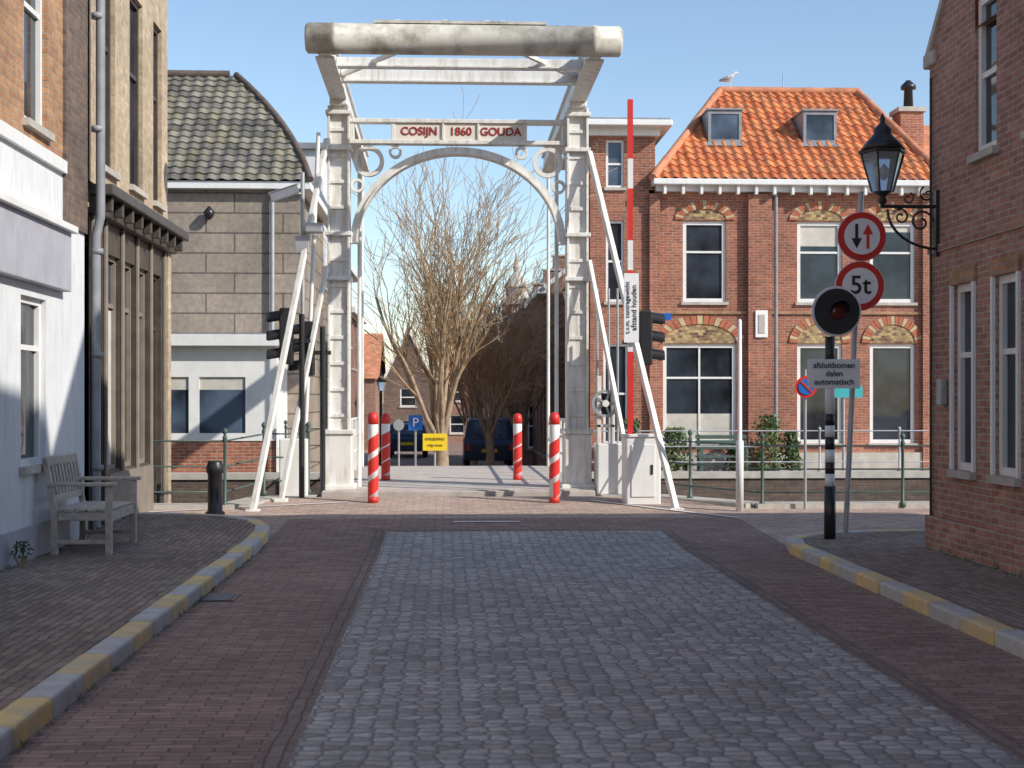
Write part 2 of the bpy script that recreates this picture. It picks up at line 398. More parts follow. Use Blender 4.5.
# ---------------- left white/brick house (A)
A=grp('white_brick_house'); OA=V(-3.8,0,0)
opsL=[(9.6,10.5,.12,2.5),(11.2,12.25,.14,2.5),(12.95,13.75,.95,2.5)]
facade(A,'ground_floor_wall',OA,Y,X,-6,15.2,0,3.86,opsL,M['plW'])
opsU=[(8.2,9.1,4.3,6.3),(10.4,11.3,4.3,6.3),(13.05,13.8,4.1,6.1)]
facade(A,'upper_wall',OA,Y,X,-6,14.35,3.86,7.8,opsU,M['bA'])
facade(A,'dark_brick_bay',OA+X*.03,Y,X,14.35,15.22,3.3,7.8,[],M['bD'])
obox(A,'bay_return',OA,Y,X,14.35,14.38,-.2,.028,3.3,7.8,M['bD'])
for o in opsU: window(A,OA,Y,X,*o,tr=.55)
window(A,OA,Y,X,*opsL[2],tr=.7,fm=M['white'])
for o in opsL[:2]:
    window(A,OA,Y,X,*o,tr=.8,sill=False,n='door',glass=M['white'] if o is opsL[1] else M['glass'])
obox(A,'shop_fascia',OA,Y,X,8.8,14.3,.002,.1,2.62,3.2,M['fascia'],.01)
obox(A,'fascia_cap',OA,Y,X,8.75,14.34,.002,.16,3.2,3.27,M['white'],.01)
obox(A,'string_course',OA,Y,X,-6,14.34,.002,.05,3.8,3.92,M['white'])
obox(A,'plinth',OA,Y,X,-6,9.58,.002,.04,.0,.5,M['fascia']); obox(A,'plinth',OA,Y,X,12.27,15.2,.002,.04,.0,.4,M['fascia'])
box(A,'back_mass',-12,-3.98,-6,15.15,0,7.8,M['bA'])
vsr=[V(-3.5,-6.2,7.8),V(-3.5,15.3,7.8),V(-8,15.3,11),V(-8,-6.2,11),V(-12.2,-6.2,7.8),V(-12.2,15.3,7.8)]
mk('roof',vsr,[(0,1,2,3),(3,2,5,4),(0,3,4),(1,5,2)],M['roofG'],A)
tube(A,'drainpipe',[(-3.7,15.3,.2),(-3.7,15.3,3.3),(-3.66,15.32,3.5),(-3.66,15.32,7.8)],.05,M['lead'])
for z in(.8,2.0,3.1,4.4,5.6): lathe(A,'pipe_collar',(-3.69,15.31,z),[(.065,0),(.065,.06)],M['lead'],14)
# ---------------- shop (B)
B=grp('tan_brick_shop'); OB=V(-3.8,0,0)
opsU=[(15.85,16.6,4.15,6.5),(17.35,18.1,4.15,6.5),(18.75,19.3,4.15,6.5)]
facade(B,'upper_wall',OB,Y,X,15.4,19.7,3.9,8.4,opsU,M['bT'])
for o in opsU: window(B,OB,Y,X,*o,fm=M['darkw'],tr=.6)
opsG=[(15.55,15.98,.15,3.2),(16.15,16.85,.75,3.2),(16.95,17.65,.75,3.2),(17.75,18.45,.75,3.2),(18.6,19.25,.15,3.2)]
facade(B,'shopfront',OB,Y,X,15.4,19.5,.0,3.6,opsG,M['darkw'])
for i,o in enumerate(opsG): window(B,OB,Y,X,*o,fm=M['darkw'] if i in(0,4) else M['shopw'],tr=.77,sill=False,fw=.05,n='shop_window' if i not in(0,4) else 'shop_door',curt=.75 if i in (1,) else 0)
for u in(15.5,16.065,16.9,17.7,18.52,19.4): obox(B,'pilaster',OB,Y,X,u-.035,u+.035,.002,.04,.1,3.55,M['shopw'],.01)
obox(B,'stallriser',OB,Y,X,16.11,18.47,.002,.06,.1,.72,M['shopw'])
obox(B,'corner_pier',OB,Y,X,19.5,19.7,-.2,.05,0,3.6,M['bT'])
obox(B,'cornice_lower',OB,Y,X,15.38,19.75,.002,.12,3.55,3.74,M['darkw'],.01)
obox(B,'cornice_top',OB,Y,X,15.36,19.85,.002,.27,3.74,3.86,M['darkw'],.015)
for i in range(9): obox(B,'cornice_bracket',OB,Y,X,15.5+i*.51,15.58+i*.51,.125,.22,3.58,3.738,M['darkw'],.01)
box(B,'back_mass',-12,-3.98,15.25,19.68,0,8.4,M['bT'])
box(B,'parapet',-12,-3.6,15.3,19.8,8.4,8.7,M['darkw'])
box(B,'foundation',-12,-3.82,17,19.66,-2.2,.0,M['bQ'])
# ---------------- right corner house (F)
F=grp('brick_corner_house'); OF=V(4.77,0,0); NF=-X
ops=[(12.62,13.12,.9,2.62),(11.62,12.12,.9,2.62),(10.0,10.6,.9,2.62),(8.4,9.0,.9,2.62)]
opu=[(12.1,12.6,3.75,5.15),(10.9,11.4,3.75,5.15),(9.3,10.2,3.75,5.3)]
facade(F,'street_wall',OF,Y,NF,5.8,13.8,0,4.9,ops+[(a,b2,c,4.9) for a,b2,c,d in opu],M['bF'])
def gh(y): return 4.9+(8.9-4.9)*(1-abs(y-9.8)/4.0)
cuts=sorted(set([5.8,9.8,13.8]+[k for o in opu for k in o[:2]]))
vs=[];fs=[]
for a,b2 in zip(cuts,cuts[1:]):
    mid=(a+b2)/2; z0=4.9
    for o in opu:
        if o[0]<mid<o[1]: z0=o[3]
    k=len(vs); vs+=[V(4.77,a,z0),V(4.77,b2,z0),V(4.77,b2,max(z0,gh(b2))),V(4.77,a,max(z0,gh(a)))]; fs.append((k,k+1,k+2,k+3))
mk('gable_wall',vs,fs,M['bF'],F,recalc=False)
for o in ops:
    window(F,OF,Y,NF,*o,tr=.62,fw=.07,depth=.08)
    obox(F,'lintel',OF,Y,NF,o[0]-.06,o[1]+.06,.002,.03,o[3]+.003,o[3]+.14,M['bA'])
    obox(F,'jamb_reveal',OF,Y,NF,o[0]-.05,o[0]-.002,.002,.03,o[2],o[3],M['white']); obox(F,'jamb_reveal',OF,Y,NF,o[1]+.002,o[1]+.05,.002,.03,o[2],o[3],M['white'])
for o in opu: window(F,OF,Y,NF,*o,tr=.5,fw=.07,depth=.08)
box(F,'end_wall',4.775,12,13.6,13.8,0,4.9,M['bF'])
box(F,'inner_mass',4.95,12,5.85,13.6,0,4.9,M['bF'])
obox(F,'plinth',OF,Y,NF,5.8,13.82,.002,.045,0,.42,M['bF'],.01)
obox(F,'brick_band',OF,Y,NF,5.8,13.81,.002,.02,2.98,3.05,M['bF'])
beam(F,'gable_coping',(4.88,13.84,4.93),(4.88,9.8,9.0),.28,.07,M['stone'])
beam(F,'gable_coping',(4.88,5.76,4.93),(4.88,9.8,9.0),.28,.07,M['stone'])
box(F,'kneeler',4.73,5.02,13.6,13.9,4.82,4.96,M['stone'],.02)
mk('roof',[V(4.95,13.95,4.82),V(12,13.95,4.82),V(12,9.8,8.95),V(4.95,9.8,8.95),V(4.95,5.65,4.82),V(12,5.65,4.82)],[(0,1,2,3),(4,3,2,5)],M['roofG'],F)
tube(F,'cable',[(4.745,13.7,.3),(4.745,13.7,4.7)],.012,M['black'])
box(F,'junction_box',4.7,4.768,13.3,13.42,1.5,1.75,M['grey'],.01)
K=grp('brick_terrace'); OK=V(4.77,0,0)
ops=[(-5+i*2.6,-4+i*2.6,.9,2.6) for i in range(4)]+[(-5+i*2.6,-4+i*2.6,3.9,5.6) for i in range(4)]
facade(K,'street_wall',OK,Y,NF,-24,5.75,0,8.2,ops,M['bF'])
for o in ops: window(K,OK,Y,NF,*o)
box(K,'mass',4.95,12,-24,5.7,0,8.2,M['bF'])
mk('roof',[V(4.5,-24,8.2),V(4.5,5.78,8.2),V(8.4,5.78,11),V(8.4,-24,11),V(12.3,-24,8.2),V(12.3,5.78,8.2)],[(0,1,2,3),(3,2,5,4),(0,3,4),(1,5,2)],M['slate'],K)
# ---------------- lantern on bracket
W=grp('wall_lantern'); lx,ly,lz=4.22,13.55,3.56
def prism(p,n,c,r0,r1,h,m,seg=6): return lathe(p,n,c,[(r0,0),(r1,h)],m,seg,smooth=False)
lathe(W,'base',(lx,ly,lz),[(.02,-.12),(.05,-.09),(.03,-.05),(.07,-.02),(.1,0)],M['black'],12)
prism(W,'glass_body',(lx,ly,lz),.1,.205,.36,M['lglass'])
for i in range(6):
    a=2*math.pi*i/6; c,s=math.cos(a),math.sin(a)
    tube(W,'frame_bar',[(lx+.105*c,ly+.105*s,lz),(lx+.21*c,ly+.21*s,lz+.36)],.009,M['black'])
lathe(W,'rim',(lx,ly,lz+.36),[(.2,0),(.235,.01),(.235,.03),(.2,.04)],M['black'],6,smooth=False)
lathe(W,'cap',(lx,ly,lz+.40),[(.215,0),(.16,.08),(.1,.14),(.085,.17),(.09,.2),(.05,.24),(.02,.27),(.03,.3),(.005,.36)],M['black'],12)
lathe(W,'bulb',(lx,ly,lz+.12),[(.02,0),(.05,.05),(.05,.1),(.01,.15)],M['signw'],10)
tube(W,'bracket_bar',[(4.77,ly,lz-.14),(lx-.02,ly,lz-.14)],.018,M['black'])
tube(W,'bracket_brace',[(4.77,ly,lz-.55)]+[(4.77-.5*math.sin(t),ly,lz-.55+.38*(1-math.cos(t))) for t in [i*math.pi/16 for i in range(1,9)]],.014,M['black'])
def spiral(cx,cz,r,turn,ph,sg=1): return [(cx+sg*r*(1-k/30)*math.cos(ph+turn*k/24),ly,cz+r*(1-k/30)*math.sin(ph+turn*k/24)) for k in range(25)]
tube(W,'scroll',spiral(4.6,lz-.29,.12,8,0),.011,M['black']); tube(W,'scroll',spiral(4.4,lz-.24,.08,8,1,-1),.01,M['black'])
tube(W,'scroll',spiral(4.66,lz-.02,.08,7,2),.009,M['black']); tube(W,'scroll',spiral(4.47,lz-.06,.06,7,2,-1),.008,M['black'])
box(W,'wall_plate',4.735,4.768,ly-.03,ly+.03,lz-.62,lz+.02,M['black'])
# ---------------- big brick house E
E=grp('brick_house'); OE=V(0,34,0); NE=-Y
f1=[(5.72,6.77),(8.5,9.6),(10.28,11.39)]; g1=[(5.24,7.02),(8.5,9.6),(10.28,11.39)]
ops=[(a,b2,3.91,5.86) for a,b2 in f1]+[(a,b2,.5,2.9) for a,b2 in g1]
facade(E,'front_wall',OE,X,NE,5.05,11.9,-1,6.55,ops,M['bE'])
for i,(a,b2) in enumerate(f1): window(E,OE,X,NE,a,b2,3.91,5.86,tr=.62,fw=.09,blind=(0,.3,.12)[i])
for i,(a,b2) in enumerate(g1): window(E,OE,X,NE,a,b2,.5,2.9,tr=.0 if i else .66,mull=1 if i==0 else 0,fw=.09,curt=.3 if i==0 else 0)
def arch(p,O,U,N,a,b2,z,h,tym,ring):
    n=12;cx=(a+b2)/2;rx=(b2-a)/2
    vs=[O+U*cx+N*.012+Z*(z+.004)];fs=[]
    for i in range(n+1):
        t=math.pi*i/n; vs.append(O+U*(cx-rx*math.cos(t))+N*.012+Z*(z+.004+h*math.sin(t)))
    fs=[(0,i+1,i+2) for i in range(n)]
    mk('tympanum',vs,fs,tym,p,recalc=False)
    k=21
    for par in (0,1):
        vs=[];fs=[]
        for i in range(k):
            if (i%3==1)!=(par==1): continue
            t0=math.pi*(i+.06)/k;t1=math.pi*(i+.94)/k
            c=[]
            for (t,e) in((t0,0),(t1,0),(t1,.2),(t0,.2)):
                c.append((cx-(rx+e)*math.cos(t),z+.01+(h+e)*math.sin(t)))
            j=len(vs)
            for nn in(.002,.035):
                for(u,zz) in c: vs.append(O+U*u+N*nn+Z*zz)
            fs+=[(j,j+1,j+2,j+3),(j+4,j+5,j+6,j+7)]+[(j+q_,j+(q_+1)%4,j+4+(q_+1)%4,j+4+q_) for q_ in range(4)]
        mk('voussoirs',vs,fs,ring[par],p)
M['vcream']=mat('cream_brick',(.52,.4,.24),.85,.2,12); M['vred']=mat('red_brick_voussoir',(.42,.14,.075),.85,.2,12)
for (a,b2) in f1: arch(E,OE,X,NE,a,b2,5.88,.26,M['mosaic'],(M['vred'],M['vcream']))
for (a,b2) in g1: arch(E,OE,X,NE,a,b2,2.92,.45,M['mosaic'],(M['vred'],M['vcream']))
obox(E,'pilaster',OE,X,NE,7.28,7.85,.002,.16,-1,6.5,M['bE'])
obox(E,'corner_pilaster',OE,X,NE,11.55,11.92,.002,.12,-1,6.5,M['bE']); obox(E,'corner_pilaster',OE,X,NE,4.9,5.15,.002,.12,-1,6.5,M['bE'])
obox(E,'plinth',OE,X,NE,5.16,7.27,.002,.08,-1,.28,M['stone']);obox(E,'plinth',OE,X,NE,7.86,11.54,.002,.08,-1,.28,M['stone'])
obox(E,'string_course',OE,X,NE,5.16,7.27,.002,.05,3.62,3.68,M['bA']);obox(E,'string_course',OE,X,NE,7.86,11.54,.002,.05,3.62,3.68,M['bA'])
obox(E,'frieze',OE,X,NE,5.05,12.0,-.1,.2,6.55,6.68,M['white']); obox(E,'gutter_cornice',OE,X,NE,4.95,12.15,-.1,.42,6.68,6.82,M['white'],.02)
for i in range(16): obox(E,'cornice_bracket',OE,X,NE,5.2+i*.44,5.27+i*.44,.205,.36,6.46,6.676,M['white'],.01)
tube(E,'downpipe',[(7.95,33.85,6.6),(7.95,33.85,-.2)],.045,M['lead'])
box(E,'mass',5.05,11.9,34.15,41,-1,6.6,M['bE'])
obox(E,'plaque',OE,X,NE,7.44,7.74,.165,.2,3.05,3.7,M['signw'],.01); obox(E,'plaque_relief',OE,X,NE,7.51,7.67,.2,.215,3.15,3.6,M['stone'],.01)
opw=[(3.86,4.3,3.91,5.86),(3.86,4.3,6.65,7.8),(3.8,4.4,.5,2.9)]
facade(E,'wing_wall',OE,X,NE,3.48,4.9,-1,8.0,opw,M['bE'])
for o in opw: window(E,OE,X,NE,*o,tr=.5,glass=M['glassb'] if o[2]>6 else None)
box(E,'wing_mass',3.48,4.9,34.15,40,-1,8.0,M['bE']); box(E,'wing_side',4.9,5.05,34.0,40,6.6,8.0,M['bE'])
box(E,'wing_frieze',3.4,5.15,33.85,40,7.88,8.06,M['white']); box(E,'wing_cornice',3.2,5.4,33.5,40.2,8.06,8.2,M['white'],.02)
box(E,'wing_flat_roof',3.25,5.35,33.6,40.1,8.2,8.26,M['lead'])
ez,rz,ey,ry=6.82,9.75,33.7,37.5
sl=V(0,ry-ey,rz-ez);Ls=sl.length;sl.normalize()
tiled(E,'roof_front',V(4.95,ey,ez),X,sl,7.2,Ls,lambda s:2.35*s,lambda s:7.15-1.1*s,M['roofE'])
a,b2,c,d=V(4.95,ey,ez),V(4.95,41.3,ez),V(7.3,ry,rz),V(11.0,ry,rz)
mk('roof_left',[a+V(0,0,-.02),b2,c],[(0,1,2)],M['roofG'],E); mk('roof_right',[V(12.1,ey,ez),V(12.1,41.3,ez),d],[(0,1,2)],M['roofG'],E); mk('roof_back',[b2,V(12.1,41.3,ez),d,c],[(0,1,2,3)],M['roofG'],E)
def ridge(p,a,b2,m,st=.34,r=.1):
    a=V(*a);b2=V(*b2);n=int((b2-a).length/st)
    for i in range(n):
        q0=a+(b2-a)*i/n; q1=a+(b2-a)*(i+1.08)/n
        tube(p,'ridge_tile',[q0,q1],r*random.uniform(.95,1.08),m,res=2)
ridge(E,(4.95,ey,ez+.03),(7.3,ry,rz+.03),M['roofG']); ridge(E,(7.3,ry,rz+.03),(11.0,ry,rz+.03),M['roofG']); ridge(E,(12.1,ey,ez+.03),(11.0,ry,rz+.03),M['roofG'])
for cx in(6.98,9.38):
    zb=8.02; yb=ey+(zb-ez)*(ry-ey)/(rz-ez); zt_=zb+.78
    box(E,'dormer_cheeks',cx-.42,cx+.42,yb-.02,yb+1.15,zb-.05,zt_-.02,M['lead'])
    box(E,'dormer_roof',cx-.46,cx+.46,yb-.1,yb+1.1,zt_-.02,zt_+.03,M['lead'],.01)
    boxes(E,'dormer_frame',[(cx-.42,cx-.35,yb-.06,yb-.022,zb-.05,zt_-.03),(cx+.35,cx+.42,yb-.06,yb-.022,zb-.05,zt_-.03),(cx-.35,cx+.35,yb-.06,yb-.022,zb-.05,zb+.03),(cx-.35,cx+.35,yb-.06,yb-.022,zt_-.11,zt_-.03)],M['lead'])
    box(E,'dormer_glass',cx-.35,cx+.35,yb-.035,yb-.024,zb+.03,zt_-.11,M['glassb'])
    mk('lead_apron',[(cx-.5,yb-.03,zb-.02),(cx+.5,yb-.03,zb-.02),(cx+.5,yb-.28,zb-.16),(cx-.5,yb-.28,zb-.16)],[(0,1,2,3)],M['lead'],E)
box(E,'chimney',11.75,12.35,36.2,36.9,6.6,9.0,M['bE']); box(E,'chimney_cap',11.69,12.41,36.14,36.96,9.0,9.12,M['stone']); lathe(E,'chimney_pot',(12.05,36.5,9.12),[(.13,0),(.11,.5),(.2,.52),(.2,.6),(.05,.75)],M['black'],12)
tube(E,'aerial',[(9.0,37.5,9.7),(9.0,37.5,10.3)],.015,M['grey'])
# seagull
G=grp('seagull')
def loft(p,n,rings,m,seg=10):
    vs=[];fs=[]
    for (c,rx,rzz) in rings:
        for i in range(seg):
            t=2*math.pi*i/seg; vs.append(V(*c)+V(0,rx*math.cos(t),rzz*math.sin(t)))
    for j in range(len(rings)-1):
        for i in range(seg):
            a_=j*seg+i;b_=j*seg+(i+1)%seg; fs.append((a_,b_,b_+seg,a_+seg))
    fs+=[tuple(range(seg)),tuple(range((len(rings)-1)*seg,len(rings)*seg))]
    return mk(n,vs,fs,m,p,smooth=True)
gx,gy,gz_=7.55,37.45,9.98
loft(G,'body',[((gx-.28,gy,gz_+.02),.01,.01),((gx-.2,gy,gz_+.05),.05,.03),((gx-.08,gy,gz_+.09),.08,.08),((gx+.03,gy,gz_+.13),.08,.09),((gx+.1,gy,gz_+.2),.045,.05),((gx+.13,gy,gz_+.25),.045,.045),((gx+.18,gy,gz_+.26),.03,.03),((gx+.25,gy,gz_+.245),.006,.006)],M['gull'])
tube(G,'leg',[(gx,gy-.03,gz_+.08),(gx,gy-.03,gz_-.12)],.008,M['yellow']); tube(G,'leg',[(gx,gy+.03,gz_+.08),(gx,gy+.03,gz_-.12)],.008,M['yellow'])
loft(G,'wing',[((gx-.3,gy-.07,gz_+.04),.008,.01),((gx-.1,gy-.09,gz_+.1),.02,.05),((gx+.05,gy-.08,gz_+.14),.01,.04)],M['lead'])
# ---------------- grey house C with extension
Cg=grp('grey_panelled_house'); OC=V(0,30,0)
facade(Cg,'front_wall',OC,X,NE,-9,-3.04,-1,6.0,[],M['bC'])
box(Cg,'mass',-9,-3.06,30.12,36,-1,6.0,M['bC'])
obox(Cg,'eaves_board',OC,X,NE,-9.1,-2.95,.002,.22,5.95,6.1,M['white'])
box(Cg,'side_gutter',-3.04,-2.8,29.8,36,5.95,6.1,M['white'])
ez,rz,ey,ry=6.1,9.0,29.75,33
sl=V(0,ry-ey,rz-ez);Ls=sl.length;sl.normalize()
def rcurve(s): return 6.3-1.0*s-1.0*s*s
tiled(Cg,'roof_front',V(-9.1,ey,ez),X,sl,6.6,Ls,lambda s:.0,rcurve,M['roofC'],tw=.26,th=.24,amp=.02,seed=3)
a,b2,c,d=V(-2.8,ey,ez),V(-2.8,36.2,ez),V(-4.8,ry,rz),V(-9.1,ry,rz)
vs=[];n=10
for i in range(n+1):
    s=i/n; x=-9.1+rcurve(s); vs+=[V(x,ey+3.25*s,ez+2.9*s),V(x,36.25-3.25*s,ez+2.9*s)]
mk('roof_side',vs,[(2*i,2*i+1,2*i+3,2*i+2) for i in range(n)],M['slate'],Cg,recalc=False)
mk('roof_back',[V(-9.1,36.25,ez),V(-2.8,36.25,ez),c,d],[(0,1,2,3)],M['slate'],Cg)
tube(Cg,'hip_ridge',[v+Z*.04 for v in vs[0::2]],.07,M['bQ'])
tube(Cg,'ridge',[(-9.1,ry,rz+.04),(-4.95,ry,rz+.04)],.09,M['bQ'])
tube(Cg,'downpipe',[(-3.6,29.9,5.9),(-3.6,29.9,2.9)],.045,M['grey'])
lathe(Cg,'wall_lamp',(-4.9,29.85,5.3),[(.03,0),(.1,.08),(.12,.16),(.02,.28)],M['black'],10)
Xn=grp('white_flat_roof_extension'); OX=V(0,28.05,0)
ops=[(-8.2,-7.2,.85,2.05),(-7.1,-6.1,.85,2.05),(-5.95,-4.95,.85,2.05),(-4.85,-3.85,.85,2.05)]
facade(Xn,'timber_wall',OX,X,NE,-9,-3.3,.75,2.6,ops,M['white'],.06)
for o in ops: window(Xn,OX,X,NE,*o,tr=0,depth=.05,fw=.05,sill=False,fm=M['white'],blind=.25,glass=M['glassb'])
facade(Xn,'brick_base',OX+Y*.02,X,NE,-9,-3.3,-1.3,.75,[],M['bE'])
box(Xn,'mass',-9,-3.31,28.12,30,-1,2.6,M['white'])
facade(Xn,'side_wall',V(-3.3,0,0),Y,X,28.05,30,-.5,2.6,[(28.35,28.95,.6,2.1),(29.1,29.7,.6,2.1)],M['white'],.05)
for o in [(28.35,28.95,.6,2.1),(29.1,29.7,.6,2.1)]: window(Xn,V(-3.3,0,0),Y,X,*o,tr=0,depth=.04,fw=.05,sill=False)
box(Xn,'roof_fascia',-9.1,-3.1,27.8,29.98,2.6,2.82,M['white'],.01); box(Xn,'roof_deck',-9.05,-3.15,27.85,29.98,2.82,2.85,M['lead'])
def house(name,x0,x1,y0,y1,z0,ev,rd,axis,wm,rm,front=True,side=0,fl=2,corn=True):
    h=grp(name)
    def rows(u0,u1):
        n=max(1,int((u1-u0)/1.7)); st=(u1-u0)/n; o=[]
        hh=(ev-z0)/fl
        for f in range(fl):
            for i in range(n):
                c=u0+st*(i+.5); o.append((c-.42,c+.42,z0+hh*f+hh*.28,z0+hh*f+hh*.86))
        return o
    box(h,'mass',x0+.15,x1-.15,y0+.15,y1-.15,z0-.5,ev,wm)
    o=rows(x0,x1) if front else []
    facade(h,'front_wall',V(0,y0,0),X,-Y,x0,x1,z0-.5,ev,o,wm)
    for w in o: window(h,V(0,y0,0),X,-Y,*w,tr=.5)
    for sd,xx,nn in((1,x1,X),(-1,x0,-X)):
        o=rows(y0,y1) if side==sd else []
        facade(h,'side_wall',V(xx,0,0),Y,nn,y0,y1,z0-.5,ev,o,wm)
        for w in o: window(h,V(xx,0,0),Y,nn,*w,tr=.5)
    e=.2
    if axis=='x':
        ym=(y0+y1)/2
        mk('roof',[V(x0-e,y0-e,ev),V(x1+e,y0-e,ev),V(x1+e,ym,rd),V(x0-e,ym,rd),V(x0-e,y1+e,ev),V(x1+e,y1+e,ev)],[(0,1,2,3),(3,2,5,4)],rm,h)
        for xx in(x0,x1): mk('gable',[V(xx,y0,ev),V(xx,y1,ev),V(xx,ym,rd-.05)],[(0,1,2)],wm,h)
    else:
        xm=(x0+x1)/2
        mk('roof',[V(x0-e,y0+.1,ev-.1),V(x0-e,y1,ev-.1),V(xm,y1,rd),V(xm,y0+.1,rd),V(x1+e,y0+.1,ev-.1),V(x1+e,y1,ev-.1)],[(0,1,2,3),(3,2,5,4)],rm,h)
        for yy in(y0,y1): mk('gable',[V(x0,yy,ev),V(x1,yy,ev),V(xm,yy,rd)],[(0,1,2)],wm,h)
        beam(h,'verge',(x0-.1,y0-.02,ev-.05),(xm,y0-.02,rd+.08),.16,.12,M['white']); beam(h,'verge',(x1+.1,y0-.02,ev-.05),(xm,y0-.02,rd+.08),.16,.12,M['white'])
    if corn and axis=='y' and side:
        xx=x1 if side==1 else x0
        box(h,'eaves_cornice',xx-.1 if side==1 else xx-.3,xx+.3 if side==1 else xx+.1,y0,y1,ev-.22,ev-.02,M['white'])
    return h
house('grey_town_house',-9,-3.3,36.3,41.8,-1,6.4,8.6,'y',M['bC'],M['slate'],side=1,fl=3)
house('brick_town_house',-9,-3.2,42,49,-1,5.8,8.0,'y',M['bD'],M['slate'],side=1,fl=2)
house('brick_town_house',-9,-3.4,49.2,57,-1,4.8,7.2,'y',M['bG'],M['roofG'],side=1,fl=2)
g=grp('plastered_house'); box(g,'wall',-4.6,-3.1,36.25,36.28,5,7.9,M['plW']); box(g,'body',-8,-3.12,36.28,36.3,5,7.8,M['plW']); box(g,'flat_roof',-4.7,-3.0,36.1,38,7.9,8.05,M['lead']); box(g,'upper_storey',-4.58,-3.12,36.32,38,5,7.89,M['plW'])
for (a,b2,y,e,r,ax,wm) in [(-7.5,-3.4,70,2.6,5.0,'x',M['bG']),(-3.2,-.6,74,2.4,5.2,'y',M['bD']),(-.4,4,82,2.8,5.0,'x',M['bG']),(4.2,8,80,3.5,6.4,'y',M['bE']),(8.2,16,84,3,6,'x',M['bG']),(-16,-7.7,74,3,6,'x',M['bD']),(16.5,28,80,4,7,'x',M['bG']),(-30,-16.5,74,4,7,'x',M['bG'])]:
    house('far_brick_house',a,b2,y,y+8,-.9,e,r,ax,wm,M['roofG'],fl=2)
house('orange_roof_house',3.1,9,43,50,-1,5.0,7.4,'y',M['bG'],M['roofG'],side=-1,fl=2)
sg=house('stepped_gable_house',2.5,6.3,52,58,-1,4.6,6.8,'y',M['bG'],M['roofG'],side=-1,fl=2)
for i in range(5):
    w_=1.9-.36*i; box(sg,'gable_step',4.4-w_,4.4+w_,51.8,51.98,4.2+i*.52,4.72+i*.52,M['bG']); box(sg,'step_cap',4.4-w_-.05,4.4+w_+.05,51.75,52.03,4.72+i*.52,4.78+i*.52,M['stone'])
T=grp('church_turret'); box(T,'tower',2.5,3.6,60,61.2,-1,5.6,M['bG']); box(T,'belfry_ledge',2.4,3.7,59.9,61.3,5.6,5.8,M['stone']); lathe(T,'spire',(3.05,60.6,5.8),[(.45,0),(.45,.5),(.55,.55),(.35,.9),(.12,1.2),(.16,1.4),(.02,2.0)],M['stone'],8,smooth=False)
house('brick_town_house',12.6,20,34,42,-.8,6,9,'x',M['bG'],M['roofG'],fl=2)
house('brick_town_house',-20,-9.2,30,38,-.8,6,9,'x',M['bE'],M['roofG'],fl=2)
# ---------------- drawbridge
D=grp('drawbridge'); st=M['steel']
py=21.0
def post(cx,nm):
    boxes(D,nm,[(cx-.16,cx-.125,py-.16,py+.16,.25,5.85),(cx+.125,cx+.16,py-.16,py+.16,.25,5.85),(cx-.125,cx+.125,py-.1,py+.1,.25,5.85)],st,.006)
    boxes(D,nm+'_lacing',[(cx-.124,cx+.124,py-.125,py-.101,z,z+.05) for z in [1.3+i*.38 for i in range(12)]],st,.004)
    box(D,nm+'_plinth',cx-.2,cx+.2,py-.24,py+.24,.15,1.05,st,.02); box(D,nm+'_plinth_cap',cx-.23,cx+.23,py-.27,py+.27,1.05,1.12,st,.015); box(D,nm+'_foot',cx-.25,cx+.25,py-.3,py+.3,.1,.32,st,.02)
    for z in(3.3,3.95,5.2,5.72): box(D,nm+'_collar',cx-.19,cx+.19,py-.19,py+.19,z,z+.06,st,.01)
    box(D,nm+'_bearing',cx-.13,cx+.13,py-.2,py+.2,5.85,6.0,st,.02)
    boxes(D,nm+'_rivets',[(cx+dx-.012,cx+dx+.012,py-.168,py-.161,z,z+.024) for z in [1.3+i*.2 for i in range(21)] for dx in(-.143,.143)],st)
post(-1.55,'left_post'); post(1.95,'right_post')
for cx in(-1.27,1.67): tube(D,'guide_column',[(cx,21.25,.25),(cx,21.25,5.3)],.03,st)
xl,xr=-1.39,1.79
boxes(D,'portal_beam',[(xl,xr,py-.09,py+.09,5.62,5.68),(xl,xr,py-.09,py+.09,5.31,5.37)]+[(x-.03,x+.03,py-.07,py+.07,5.37,5.62) for x in(-1.36,-.76,1.18,1.76)],st,.008)
box(D,'name_panel',-.73,1.15,py-.06,py+.04,5.375,5.615,M['beige'])
boxes(D,'panel_divider',[(x-.015,x+.015,py-.085,py-.061,5.375,5.615) for x in(-.03,.49)],M['steel'],.004)
for s,x in(('COSIJN',-.38),('1860',.23),('GOUDA',.82)): text(D,'lettering',s,(x,py-.066,5.495),.165,M['redtxt'],off=.0035,ext=.003)
def ringarc(p,n,cx,cz,rx,rzz,t0,t1,w,y0,y1,m,k=40):
    vs=[];fs=[]
    for i in range(k+1):
        t=t0+(t1-t0)*i/k
        for (e,yy) in((0,y0),(w,y0),(w,y1),(0,y1)):
            vs.append((cx+(rx-e)*math.cos(t),yy,cz+(rzz-e)*math.sin(t)))
    for i in range(k):
        for j in range(4):
            a_=4*i+j;b_=4*i+(j+1)%4; fs.append((a_,b_,b_+4,a_+4))
    fs+=[(0,1,2,3),(4*k,4*k+1,4*k+2,4*k+3)]
    return mk(n,vs,fs,m,p)
ringarc(D,'arch',.2,3.85,1.585,1.42,0,math.pi,.085,py-.08,py+.08,st)
ringarc(D,'arch_flange',.2,3.85,1.5,1.335,0,math.pi,.025,py-.12,py+.12,st)
